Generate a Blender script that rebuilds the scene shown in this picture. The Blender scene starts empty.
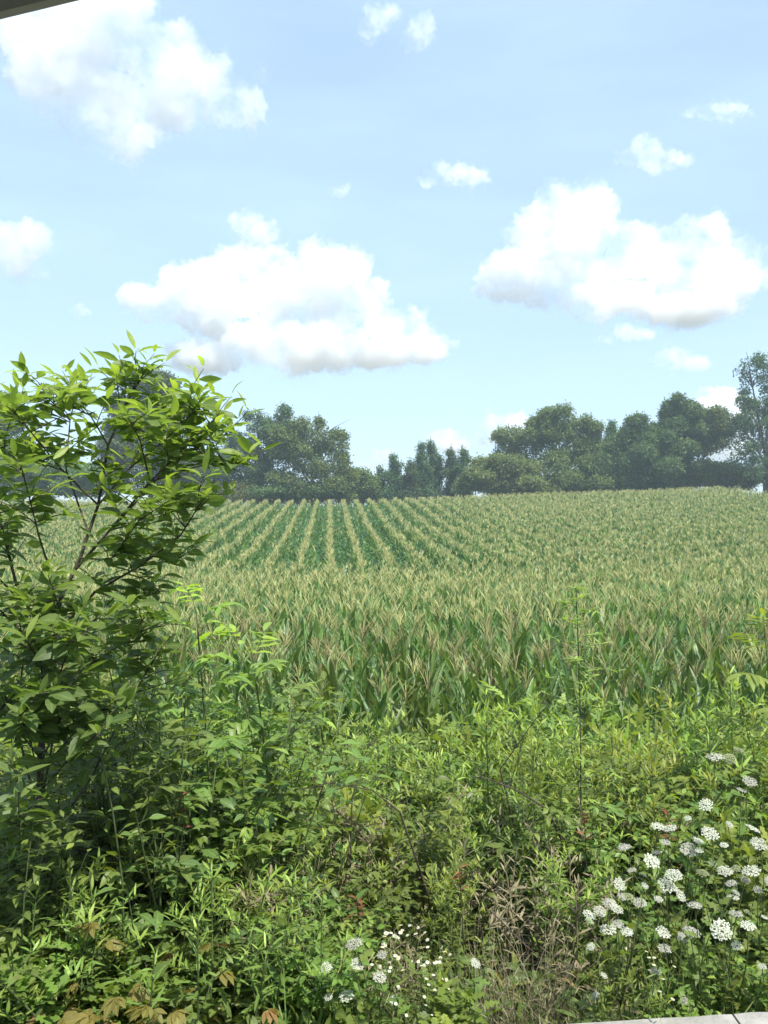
import bpy, math
import numpy as np
from mathutils import Vector, noise as mnoise

SC = bpy.context.scene
COL = SC.collection
F = 800.0            # focal length in pixels
CX, HY = 384.0, 520.0
CAMZ = 1.7
R = np.random.default_rng(11)


def P(px, py, d):
    """a point d metres ahead that the photograph shows at pixel px, py"""
    return np.array([(px - CX) * d / F, d, CAMZ - (py - HY) * d / F])


# ------------------------------------------------------------------ terrain
def ground_z(x, y):
    x = np.asarray(x, float); y = np.asarray(y, float)
    near = np.interp(y, [2.6, 2.8, 3.2, 4.0, 5.0, 6.0, 7.5, 20, 33, 38, 47, 60, 91, 100, 125, 200, 700, 4000],
                     [-.14, -.30, -.58, -1.0, -1.4, -1.65, -1.75, -2.15, -2.48, -2.45, -1.98, -1.0, 1.72, 2.0, 1.2, -3, -14, -40])
    far = np.interp(y, [25, 45, 95, 140, 400], [0, .25, 1, 1, 0])
    tilt = np.where(x > -6, .036 * np.minimum(x + 6, 60), 0)
    wav = .10 * np.sin(x * .21 + 1.3) * np.sin(y * .17) * np.interp(y, [9, 30], [0, 1])
    return near + far * tilt + wav


# ------------------------------------------------------------------ mesh builder (quads only)
class MB:
    def __init__(s):
        s.V = []; s.Q = []; s.M = []; s.A = []; s.B = []; s.n = 0

    def add(s, V, Q, var=0.5, mat=0, mid=0.0):
        V = np.asarray(V, float); Q = np.asarray(Q, int)
        s.V.append(V); s.Q.append(Q + s.n); s.n += len(V)
        s.M.append(np.full(len(Q), mat, int))
        s.A.append(np.broadcast_to(np.asarray(var, float), (len(V),)).copy())
        s.B.append(np.broadcast_to(np.asarray(mid, float), (len(V),)).copy())

    def inst(s, tmpl, pos, D, N, L, W, var=0.5, mat=0):
        """many copies of a leaf template: x along D, z along N"""
        tv, tq = tmpl
        pos = np.atleast_2d(pos).astype(float); k = len(pos)
        D = np.broadcast_to(np.asarray(D, float), (k, 3)); N = np.broadcast_to(np.asarray(N, float), (k, 3))
        D = D / (np.linalg.norm(D, axis=1, keepdims=True) + 1e-9)
        Y = np.cross(N, D); Y /= (np.linalg.norm(Y, axis=1, keepdims=True) + 1e-9)
        Z = np.cross(D, Y)
        L = np.broadcast_to(np.asarray(L, float), (k,)); W = np.broadcast_to(np.asarray(W, float), (k,))
        V = (pos[:, None, :] + tv[None, :, 0:1] * (D * L[:, None])[:, None, :]
             + tv[None, :, 1:2] * (Y * W[:, None])[:, None, :] + (tv[None, :, 2:3] * L[:, None, None] + tv[None, :, 3:4] * W[:, None, None]) * Z[:, None, :])
        m = len(tv)
        Q = (tq[None] + (np.arange(k) * m)[:, None, None]).reshape(-1, 4)
        a = np.repeat(np.broadcast_to(np.asarray(var, float), (k,)), m)
        s.add(V.reshape(-1, 3), Q, a, mat, np.tile(tv[:, 4], k))

    def tube(s, pts, rad, sides=5, var=0.5, mat=0):
        pts = np.asarray(pts, float); n = len(pts)
        rad = np.broadcast_to(np.asarray(rad, float), (n,)) if np.ndim(rad) == 0 or len(np.atleast_1d(rad)) == n else np.linspace(rad[0], rad[-1], n)
        T = np.gradient(pts, axis=0); T /= (np.linalg.norm(T, axis=1, keepdims=True) + 1e-9)
        ref = np.array([0.31, 0.95, 0.05]) if abs(T[0, 2]) > .6 else np.array([0.1, 0.1, 1.0])
        U = np.cross(T, ref); U /= (np.linalg.norm(U, axis=1, keepdims=True) + 1e-9)
        B = np.cross(T, U)
        a = np.arange(sides) / sides * 2 * np.pi
        V = pts[:, None] + rad[:, None, None] * (np.cos(a)[None, :, None] * U[:, None] + np.sin(a)[None, :, None] * B[:, None])
        Q = []
        for i in range(n - 1):
            for j in range(sides):
                j2 = (j + 1) % sides
                Q.append((i * sides + j, i * sides + j2, (i + 1) * sides + j2, (i + 1) * sides + j))
        s.add(V.reshape(-1, 3), Q, var, mat)

    def arrays(s):
        return np.concatenate(s.V), np.concatenate(s.Q), np.concatenate(s.M), np.concatenate(s.A)

    def mesh(s, name, mats, smooth=True):
        V, Q, M, A = s.arrays()
        return raw_mesh(name, V, Q, M, A, mats, smooth, np.concatenate(s.B))


def raw_mesh(name, V, Q, M, A, mats, smooth=True, B=None):
    me = bpy.data.meshes.new(name)
    me.vertices.add(len(V)); me.vertices.foreach_set('co', np.ascontiguousarray(V, np.float32).ravel())
    nq = len(Q)
    me.loops.add(nq * 4); me.loops.foreach_set('vertex_index', np.ascontiguousarray(Q, np.int32).ravel())
    me.polygons.add(nq)
    me.polygons.foreach_set('loop_start', np.arange(nq, dtype=np.int32) * 4)
    me.polygons.foreach_set('loop_total', np.full(nq, 4, np.int32))
    for m in mats: me.materials.append(m)
    me.polygons.foreach_set('material_index', np.ascontiguousarray(M, np.int32))
    me.polygons.foreach_set('use_smooth', np.full(nq, smooth, bool))
    at = me.attributes.new('var', 'FLOAT', 'POINT'); at.data.foreach_set('value', np.ascontiguousarray(A, np.float32))
    if B is not None:
        at = me.attributes.new('mid', 'FLOAT', 'POINT'); at.data.foreach_set('value', np.ascontiguousarray(B, np.float32))
    me.update(calc_edges=True)
    return me


def link(name, me, parent=None, loc=None):
    o = bpy.data.objects.new(name, me); COL.objects.link(o)
    if parent is not None: o.parent = parent
    if loc is not None: o.location = loc
    return o


def tag(o, label=None, cat=None, group=None, kind=None):
    for k, v in (('label', label), ('category', cat), ('group', group), ('kind', kind)):
        if v: o[k] = v
    return o


def thing(name, parts, label, cat, loc=(0, 0, 0), rz=0.0, sc=1.0, group=None, tilt=(0, 0)):
    """an Empty at the base parenting one mesh object per (part name, mesh)"""
    e = bpy.data.objects.new(name, None); COL.objects.link(e)
    e.empty_display_size = .05
    e.location = loc; e.rotation_euler = (tilt[0], tilt[1], rz); e.scale = (sc, sc, sc)
    tag(e, label, cat, group)
    for pn, me in parts: link(pn, me, e)
    return e


# ------------------------------------------------------------------ materials
def srgb(r, g, b):
    f = lambda c: c / 12.92 if c <= .04045 else ((c + .055) / 1.055) ** 2.4
    return (f(r / 255), f(g / 255), f(b / 255), 1)


def new_mat(name):
    m = bpy.data.materials.new(name); m.use_nodes = True
    nt = m.node_tree; nt.nodes.clear()
    return m, nt, nt.nodes, nt.links


def leaf_mat(name, ca, cb, trans=.35, rough=.45, spec=.4, tcol=None, cc=None, mottle=30.0, specks=True):
    m, nt, N, L = new_mat(name)
    at = N.new('ShaderNodeAttribute'); at.attribute_name = 'var'
    rp = N.new('ShaderNodeValToRGB'); e = rp.color_ramp.elements
    e[0].color = (*ca[:3], 1); e[1].color = (*cb[:3], 1)
    if cc is not None:
        e[1].position = .72; x = e.new(.97); x.color = (*cc[:3], 1)
    L.new(at.outputs['Fac'], rp.inputs['Fac'])
    tc = N.new('ShaderNodeTexCoord'); nz = N.new('ShaderNodeTexNoise')
    nz.inputs['Scale'].default_value = mottle; nz.inputs['Detail'].default_value = 3
    L.new(tc.outputs['Object'], nz.inputs['Vector'])
    oi = N.new('ShaderNodeObjectInfo')
    ma = N.new('ShaderNodeMath'); ma.operation = 'MULTIPLY_ADD'; ma.inputs[1].default_value = .5; ma.inputs[2].default_value = .5
    L.new(nz.outputs['Fac'], ma.inputs[0])
    mb = N.new('ShaderNodeMath'); mb.operation = 'MULTIPLY_ADD'; mb.inputs[1].default_value = .4
    L.new(oi.outputs['Random'], mb.inputs[0]); L.new(ma.outputs[0], mb.inputs[2])
    hs = N.new('ShaderNodeHueSaturation'); L.new(rp.outputs['Color'], hs.inputs['Color']); L.new(mb.outputs[0], hs.inputs['Value'])
    hr = N.new('ShaderNodeMath'); hr.operation = 'MULTIPLY_ADD'; hr.inputs[1].default_value = .05; hr.inputs[2].default_value = .468
    L.new(oi.outputs['Random'], hr.inputs[0]); L.new(hr.outputs[0], hs.inputs['Hue'])
    # pale midrib, scattered brown specks
    am = N.new('ShaderNodeAttribute'); am.attribute_name = 'mid'
    mr = N.new('ShaderNodeMapRange'); mr.inputs[1].default_value = .80; mr.inputs[2].default_value = .97; mr.inputs[4].default_value = .30
    L.new(am.outputs['Fac'], mr.inputs[0])
    m1 = N.new('ShaderNodeMix'); m1.data_type = 'RGBA'; L.new(mr.outputs[0], m1.inputs[0]); L.new(hs.outputs['Color'], m1.inputs[6]); m1.inputs[7].default_value = (.34, .40, .16, 1)
    nb = N.new('ShaderNodeTexNoise'); nb.inputs['Scale'].default_value = mottle * 2.2; nb.inputs['Detail'].default_value = 2
    L.new(tc.outputs['Object'], nb.inputs['Vector'])
    m2r = N.new('ShaderNodeMapRange'); m2r.inputs[1].default_value = .66; m2r.inputs[2].default_value = .74; m2r.inputs[4].default_value = .7 if specks else 0
    L.new(nb.outputs['Fac'], m2r.inputs[0])
    hs = N.new('ShaderNodeMix'); hs.data_type = 'RGBA'; L.new(m2r.outputs[0], hs.inputs[0]); L.new(m1.outputs[2], hs.inputs[6]); hs.inputs[7].default_value = (.17, .12, .045, 1)
    pb = N.new('ShaderNodeBsdfPrincipled'); pb.inputs['Roughness'].default_value = rough
    pb.inputs['Specular IOR Level'].default_value = spec
    L.new(hs.outputs[2], pb.inputs['Base Color'])
    out = N.new('ShaderNodeOutputMaterial')
    if trans > 0:
        tr = N.new('ShaderNodeBsdfTranslucent')
        mx = N.new('ShaderNodeMix'); mx.data_type = 'RGBA'; mx.blend_type = 'MULTIPLY'; mx.inputs[0].default_value = 1
        t = tcol or (1.9, 1.8, .7)
        L.new(hs.outputs[2], mx.inputs[6]); mx.inputs[7].default_value = (*t[:3], 1)
        L.new(mx.outputs[2], tr.inputs['Color'])
        ms = N.new('ShaderNodeMixShader'); ms.inputs[0].default_value = trans
        L.new(pb.outputs[0], ms.inputs[1]); L.new(tr.outputs[0], ms.inputs[2]); L.new(ms.outputs[0], out.inputs['Surface'])
    else:
        L.new(pb.outputs[0], out.inputs['Surface'])
    return m


def solid_mat(name, ca, cb, scale=12.0, rough=.8, bump=.0, detail=6):
    m, nt, N, L = new_mat(name)
    tc = N.new('ShaderNodeTexCoord'); nz = N.new('ShaderNodeTexNoise')
    nz.inputs['Scale'].default_value = scale; nz.inputs['Detail'].default_value = detail; nz.inputs['Roughness'].default_value = .65
    L.new(tc.outputs['Object'], nz.inputs['Vector'])
    rp = N.new('ShaderNodeValToRGB'); e = rp.color_ramp.elements
    e[0].position = .3; e[1].position = .7
    e[0].color = (*ca[:3], 1); e[1].color = (*cb[:3], 1)
    L.new(nz.outputs['Fac'], rp.inputs['Fac'])
    pb = N.new('ShaderNodeBsdfPrincipled'); pb.inputs['Roughness'].default_value = rough
    pb.inputs['Specular IOR Level'].default_value = .25
    L.new(rp.outputs['Color'], pb.inputs['Base Color'])
    if bump:
        b = N.new('ShaderNodeBump'); b.inputs['Strength'].default_value = bump; b.inputs['Distance'].default_value = .01
        n2 = N.new('ShaderNodeTexNoise'); n2.inputs['Scale'].default_value = scale * 6; n2.inputs['Detail'].default_value = 8
        L.new(tc.outputs['Object'], n2.inputs['Vector']); L.new(n2.outputs['Fac'], b.inputs['Height'])
        L.new(b.outputs[0], pb.inputs['Normal'])
    out = N.new('ShaderNodeOutputMaterial'); L.new(pb.outputs[0], out.inputs['Surface'])
    return m


MT = dict(
    corn_leaf=leaf_mat('corn_leaf', (0.070, 0.139, 0.042), (0.172, 0.264, 0.066), .28, .42, .38, mottle=6, tcol=(1.7, 1.7, .6)),
    seed_corn=leaf_mat('seed_corn_leaf', (.035, .098, .030), (.080, .165, .042), .28, .38, .45, mottle=6, tcol=(1.7, 1.7, .6)),
    corn_stalk=solid_mat('corn_stalk', (.07, .14, .03), (.16, .22, .06), 20),
    tassel=leaf_mat('tassel', (.30, .305, .105), (.50, .47, .215), .15, .7, .2, tcol=(1.2, 1.1, .8), specks=False),
    shrub=leaf_mat('shrub_leaf', (.082, .150, .050), (.165, .255, .064), .47, .45, .3, cc=(.31, .43, .09), tcol=(1.7, 1.8, .7)),
    sapling=leaf_mat('sapling_leaf', (0.088, 0.157, 0.037), (0.191, 0.286, 0.059), .38, .45, .4, cc=(0.319, 0.443, 0.077)),
    goldenrod=leaf_mat('goldenrod_leaf', (0.092, 0.138, 0.030), (0.191, 0.276, 0.056), .38, .5, .35, cc=(0.364, 0.454, 0.103)),
    dark_weed=leaf_mat('dark_weed_leaf', (0.069, 0.116, 0.032), (0.136, 0.211, 0.050), .34, .45, .4, cc=(0.237, 0.324, 0.073)),
    bush=leaf_mat('bush_leaf', (0.088, 0.145, 0.030), (0.183, 0.273, 0.050), .4, .45, .4, cc=(0.349, 0.413, 0.074)),
    creeper=leaf_mat('creeper_leaf', (0.087, 0.145, 0.032), (0.191, 0.250, 0.049), .4, .45, .4, cc=(.25, .16, .06)),
    yellow=leaf_mat('yellow_leaf', (.16, .17, .035), (.30, .27, .07), .35, .5, .3, cc=(.32, .21, .09)),
    ragweed=leaf_mat('ragweed_leaf', (0.093, 0.152, 0.029), (0.172, 0.257, 0.050), .38, .5, .3, cc=(0.272, 0.356, 0.071)),
    rust=leaf_mat('rust_leaf', (.14, .055, .025), (.27, .12, .055), .25, .7, .2, tcol=(1.3, 1.1, .8)),
    stem=solid_mat('green_stem', (.06, .09, .03), (.12, .15, .05), 15),
    bark=solid_mat('bark', (.05, .045, .03), (.11, .095, .06), 25, .85, .4),
    twig=solid_mat('dark_twig', (.035, .025, .018), (.09, .07, .05), 25),
    straw=leaf_mat('straw', (.15, .135, .075), (.31, .275, .165), .15, .7, .2, tcol=(1.1, 1, .9), specks=False),
    grass=leaf_mat('grass_blade', (0.064, 0.120, 0.023), (0.165, 0.252, 0.057), .35, .5, .3, cc=(0.356, 0.300, 0.114)),
    petal=leaf_mat('white_petal', (.60, .62, .48), (.76, .76, .66), .3, .6, .2, tcol=(1, 1, .95), specks=False),
    seed=leaf_mat('green_umbel', (.32, .40, .20), (.46, .52, .30), .2, .7, .2, tcol=(1, 1, .8), specks=False),
    disc=solid_mat('yellow_disc', (.5, .35, .04), (.6, .42, .06)),
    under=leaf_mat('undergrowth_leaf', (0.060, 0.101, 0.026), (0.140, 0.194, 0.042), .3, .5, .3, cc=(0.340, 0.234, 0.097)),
)

# ------------------------------------------------------------------ leaf templates
def leaf_t(w, droop=.25, fold=.15, three=True):
    n = len(w) - 1; V = []; Q = []
    for i, wi in enumerate(w):
        x = i / n; z = -droop * x * x
        if three:
            V += [(x, -wi / 2, z, fold * wi * .5, 0), (x, 0, z, 0, 1), (x, wi / 2, z, fold * wi * .5, 0)]
        else:
            V += [(x, -wi / 2, z, 0, 0), (x, wi / 2, z, 0, 0)]
    k = 3 if three else 2
    for i in range(n):
        for j in range(k - 1):
            a = i * k + j
            Q.append((a, a + 1, a + 1 + k, a + k))
    return np.array(V, float), np.array(Q, int)


ELL = [leaf_t([.06, .62, .98, 1, .66, .06], d, .3) for d in (.02, .15, .3)]
OVA = [leaf_t([.1, .9, 1, .62, .04], d, .3) for d in (.05, .2, .35)]
LAN = [leaf_t([.15, .9, .8, .04], d, .3, False) for d in (.0, .2, .45)]
LAN3 = [leaf_t([.2, .85, 1, .7, .04], d, .35) for d in (.0, .2, .45)]
LOB = [leaf_t([.15, .5, 1, .3, .8, .25, .5, .04], d, .1, False) for d in (.05, .25)]
BLADE = [leaf_t([1, .95, .8, .5, .06], d, .0, False) for d in (.05, .3, .7)]
CORNL = [leaf_t([.75, 1, 1, .9, .75, .5, .05], d, .6) for d in (.03, .10, .24, .5)]
CORNM = [leaf_t([.8, 1, .8, .05], d, .0, False) for d in (.03, .10, .24, .5)]
CORNF = [leaf_t([1, 1, .08], d, .0, False) for d in (.1, .3, .6)]
CARD = leaf_t([.5, 1, .3], .15, .0, False)


def pick(ts, rng): return ts[rng.integers(len(ts))]


def unit(v): v = np.asarray(v, float); return v / (np.linalg.norm(v) + 1e-9)


def dirv(az, el): return np.array([math.cos(az) * math.cos(el), math.sin(az) * math.cos(el), math.sin(el)])


# ------------------------------------------------------------------ world, sun, camera
w = bpy.data.worlds.new('World'); SC.world = w; w.use_nodes = True
nt = w.node_tree; nt.nodes.clear()
SUN_AZ, SUN_EL = math.radians(142), math.radians(60)      # azimuth from +Y towards +X
sky = nt.nodes.new('ShaderNodeTexSky'); sky.sky_type = 'NISHITA'; sky.sun_disc = False
sky.sun_elevation = SUN_EL; sky.sun_rotation = SUN_AZ
sky.air_density = 1.0; sky.dust_density = 1.2; sky.ozone_density = 2.0; sky.altitude = 100
bg = nt.nodes.new('ShaderNodeBackground'); bg.inputs['Strength'].default_value = .113
wo = nt.nodes.new('ShaderNodeOutputWorld')
# a thin even veil of high haze over the whole sky
veil = nt.nodes.new('ShaderNodeMix'); veil.data_type = 'RGBA'; veil.inputs[0].default_value = .55
veil.inputs[7].default_value = (3.35, 4.55, 5.65, 1)
stc = nt.nodes.new('ShaderNodeTexCoord'); smap = nt.nodes.new('ShaderNodeMapping'); smap.inputs['Scale'].default_value = (1.2, 1.2, 5.5); smap.inputs['Rotation'].default_value = (.25, .12, 0)
snz = nt.nodes.new('ShaderNodeTexNoise'); snz.inputs['Scale'].default_value = 2.2; snz.inputs['Detail'].default_value = 6; snz.inputs['Roughness'].default_value = .55
smr = nt.nodes.new('ShaderNodeMapRange'); smr.inputs[1].default_value = .35; smr.inputs[2].default_value = .72; smr.inputs[3].default_value = .50; smr.inputs[4].default_value = .70
nt.links.new(stc.outputs['Generated'], smap.inputs[0]); nt.links.new(smap.outputs[0], snz.inputs['Vector']); nt.links.new(snz.outputs['Fac'], smr.inputs[0]); nt.links.new(smr.outputs[0], veil.inputs[0])
nt.links.new(sky.outputs[0], veil.inputs[6]); nt.links.new(veil.outputs[2], bg.inputs[0]); nt.links.new(bg.outputs[0], wo.inputs[0])
sun = bpy.data.lights.new('sun', 'SUN'); sun.energy = 3.7; sun.angle = math.radians(.53); sun.color = (1, .96, .88)
so = bpy.data.objects.new('sun', sun); COL.objects.link(so)
sd = Vector((math.sin(SUN_AZ) * math.cos(SUN_EL), math.cos(SUN_AZ) * math.cos(SUN_EL), math.sin(SUN_EL)))
so.rotation_euler = sd.to_track_quat('Z', 'Y').to_euler()

cam = bpy.data.cameras.new('camera'); co = bpy.data.objects.new('camera', cam); COL.objects.link(co)
cam.sensor_fit = 'AUTO'; cam.sensor_width = 36; cam.lens = F / 1024 * 36
cam.shift_y = (HY - 512) / 1024
cam.clip_start = .05; cam.clip_end = 12000
co.location = (0, 0, CAMZ); co.rotation_euler = (math.radians(90), 0, 0)
SC.camera = co
SC.view_settings.view_transform = 'Standard'; SC.view_settings.look = 'None'
SC.view_settings.exposure = 1.04; SC.view_settings.gamma = 1
SC.view_settings.use_curve_mapping = False
cy = SC.cycles
cy.use_denoising = True; cy.denoiser = 'OPENIMAGEDENOISE'
cy.max_bounces = 10; cy.diffuse_bounces = 5; cy.glossy_bounces = 2; cy.transmission_bounces = 5
cy.transparent_max_bounces = 8; cy.volume_bounces = 9
cy.use_adaptive_sampling = True; cy.adaptive_threshold = .02
cy.sample_clamp_indirect = 6

# ------------------------------------------------------------------ ground sheet, road, kerb
def build_ground():
    ys = np.concatenate([np.linspace(2.70, 8, 28), np.linspace(8.6, 50, 60), np.linspace(51, 140, 60), np.geomspace(150, 4000, 25)])
    ys = np.concatenate([[-4000, -500, -60, -10, 0, 2.0], ys])
    xs = np.concatenate([-np.geomspace(4000, 70, 14), np.linspace(-60, 60, 81), np.geomspace(70, 4000, 14)])
    X, Y = np.meshgrid(xs, ys)
    Z = ground_z(X, Y)
    Z = np.where(Y < 2.65, -.20, Z)
    Z += R.normal(0, .012, Z.shape) * ((Y > 2.9) & (Y < 50))
    nx, ny = len(xs), len(ys)
    V = np.stack([X, Y, Z], -1).reshape(-1, 3)
    i, j = np.meshgrid(np.arange(ny - 1), np.arange(nx - 1), indexing='ij'); a = (i * nx + j).ravel()
    Q = np.stack([a, a + 1, a + nx + 1, a + nx], 1)
    m = solid_mat('soil', (.040, .042, .024), (.095, .082, .050), 3.0, .95, .5, 8)
    me = raw_mesh('ground', V, Q, np.zeros(len(Q)), np.zeros(len(V)), [m])
    tag(link('ground', me), kind='structure')


build_ground()


def box(mb, x0, x1, y0, y1, z0, z1):
    V = [(x0, y0, z0), (x1, y0, z0), (x1, y1, z0), (x0, y1, z0), (x0, y0, z1), (x1, y0, z1), (x1, y1, z1), (x0, y1, z1)]
    Q = [(0, 3, 2, 1), (4, 5, 6, 7), (0, 1, 5, 4), (1, 2, 6, 5), (2, 3, 7, 6), (3, 0, 4, 7)]
    mb.add(V, Q)


def build_road():
    mb = MB()
    xs = np.linspace(-40, 40, 81)
    off = lambda x: .09 * x * (abs(x) < 6) + .09 * np.sign(x) * 6 * (abs(x) >= 6)
    for i in range(80):
        a, b = xs[i], xs[i + 1]
        mb.add([(a, -6, -.13), (b, -6, -.13), (b, 2.42 + off(b), -.13), (a, 2.42 + off(a), -.13)], [(0, 1, 2, 3)])
    m = solid_mat('asphalt', (.04, .04, .042), (.065, .064, .062), 40, .9, .3)
    tag(link('road', mb.mesh('road', [m], False)), kind='structure')
    # kerb with chamfered top edges, a strip of joints
    mk = solid_mat('kerb_concrete', (.21, .20, .175), (.36, .345, .31), 9, .9, .5, 9)
    prof = [(2.455, -.34), (2.455, -.025), (2.48, 0.0), (2.645, 0.0), (2.665, -.02), (2.665, -.34)]
    mb = MB()
    xs = np.arange(-30, 30.01, .12)
    for s0 in np.arange(-30, 30, 2.4):
        xx = np.linspace(s0 + .004, s0 + 2.396, 40)
        V = []
        for x in xx:
            for (y, z) in prof:
                n = mnoise.noise(Vector((x * 9, y * 20, z * 20))) * .004
                V.append((x, y + off(x) + n, z + n * .8 if z > -.1 else z))
        k = len(prof); Q = []
        for i in range(len(xx) - 1):
            for j in range(k - 1):
                a = i * k + j; Q.append((a, a + k, a + k + 1, a + 1))
        mb.add(V, Q)
        for e in (0, (len(xx) - 1) * k):
            mb.add([V[e], V[e + 1], V[e + 4], V[e + 5]], [(0, 1, 2, 3)]); mb.add([V[e + 1], V[e + 2], V[e + 3], V[e + 4]], [(0, 1, 2, 3)])
    tag(link('kerb', mb.mesh('kerb', [mk], False)), kind='structure')


build_road()

# ------------------------------------------------------------------ porch roof whose edge shows in the upper corner
def build_roof():
    e = bpy.data.objects.new('porch_roof', None); COL.objects.link(e); e.location = (-1.6, 0, 0)
    tag(e, 'dark grey roof edge with a pale rim jutting in above the clouds', 'roof')
    grey = solid_mat('grey_soffit', (.30, .29, .27), (.36, .35, .33), 6, .7)
    rim = solid_mat('pale_rim', (.62, .58, .52), (.70, .66, .60), 10, .5)
    post = solid_mat('post_paint', (.5, .5, .48), (.6, .6, .57), 10, .6)
    A = P(0, 20, 1.2); B = P(75, 0, 1.158)
    dx = unit([B[0] - A[0], B[1] - A[1], 0]); nx = np.array([-dx[1], dx[0], 0])    # nx points away from the camera
    z = 2.453
    def slab(a0, a1, n0, n1, z0, z1):
        o = np.array([A[0] + 1.6, A[1], 0])
        c = [o + dx * a + nx * n for a, n in ((a0, n0), (a1, n0), (a1, n1), (a0, n1))]
        V = [(p[0], p[1], z0) for p in c] + [(p[0], p[1], z1) for p in c]
        return V, [(0, 3, 2, 1), (4, 5, 6, 7), (0, 1, 5, 4), (1, 2, 6, 5), (2, 3, 7, 6), (3, 0, 4, 7)]
    mb = MB(); mb.add(*slab(-2.2, 2.0, -2.6, -.012, z, z + .09)); link('panel', mb.mesh('roof_panel', [grey], False), e)
    mb = MB(); mb.add(*slab(-2.2, 2.0, -.010, .008, z + .004, z + .12)); link('rim', mb.mesh('roof_rim', [rim], False), e)
    for a in (-2.0, 1.8):
        mb = MB(); mb.add(*slab(a - .05, a + .05, -2.5, -2.4, -.13, z - .002)); link('post', mb.mesh('roof_post', [post], False), e)


build_roof()

# ------------------------------------------------------------------ corn
def corn(rng, lod, tassel=True):
    st, lf, ta = MB(), MB(), MB()
    H = rng.uniform(1.74, 1.92)
    lean = rng.normal(0, .075, 2)
    top = np.array([lean[0], lean[1], H])
    at = lambda t: np.array([top[0] * t, top[1] * t, H * t])
    if lod == 0:
        st.tube([at(t) for t in (0, .3, .6, .85, 1.0)], [.013, .012, .010, .007, .005], 5)
    elif lod == 1:
        st.tube([at(0), at(1)], [.012, .006], 3)
    az = rng.uniform(0, 6.28)
    nl = (12, 9, 7, 8)[lod]
    for i in range(nl):
        t = (.18 if lod < 2 else .42) + ((.72 if lod < 2 else .46)) * i / (nl - 1)
        a = az + (i % 2) * math.pi + rng.normal(0, .35)
        up = t > .68
        el = rng.uniform(1.1, 1.38) if up else rng.uniform(.85, 1.2)
        L = rng.uniform(.60, .78) * (1 if t < .7 else .50)
        if lod == 3 and (not up or not tassel): el -= .45
        ts = (CORNL, CORNM, CORNF, CORNF)[lod]
        tm = ts[rng.integers(len(ts) - (1 if up else 0))]
        wd = rng.uniform(.050, .070) * (1, 1.05, 1.2, 1.55)[lod]
        D = dirv(a, el); N = np.array([-math.cos(a) * math.sin(el), -math.sin(a) * math.sin(el), math.cos(el)])
        N = N + rng.normal(0, .25, 3)
        lf.inst(tm, at(t), D, N, L, wd, rng.uniform(0, 1))
    if tassel:
        nb = (9, 9, 8, 8)[lod]; wd = (.0080, .0110, .0175, .023)[lod]
        for i in range(nb):
            a = rng.uniform(0, 6.28); el = 1.5 if i == 0 else rng.uniform(.95, 1.35)
            L = rng.uniform(.29, .37) if i == 0 else rng.uniform(.18, .28)
            b = top + np.array([0, 0, .02 + (0 if i == 0 else rng.uniform(0, .08))])
            D = dirv(a, el); e1 = b + D * L * .55; e2 = b + D * L + np.array([math.cos(a), math.sin(a), 0]) * L * .12 - np.array([0, 0, L * .08])
            if lod == 0:
                ta.tube([b, e1, e2], [wd * .35, wd * .55, wd * .3], 3, rng.uniform(0, 1))
            else:
                sd_ = unit(np.cross(D, rng.normal(0, 1, 3))) * wd * .5
                ta.add([b - sd_ * .5, b + sd_ * .5, e1 + sd_, e1 - sd_], [(0, 1, 2, 3)], rng.uniform(0, 1))
                ta.add([e1 - sd_, e1 + sd_, e2 + sd_ * .4, e2 - sd_ * .4], [(0, 1, 2, 3)], rng.uniform(0, 1))
    return st, lf, ta


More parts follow.
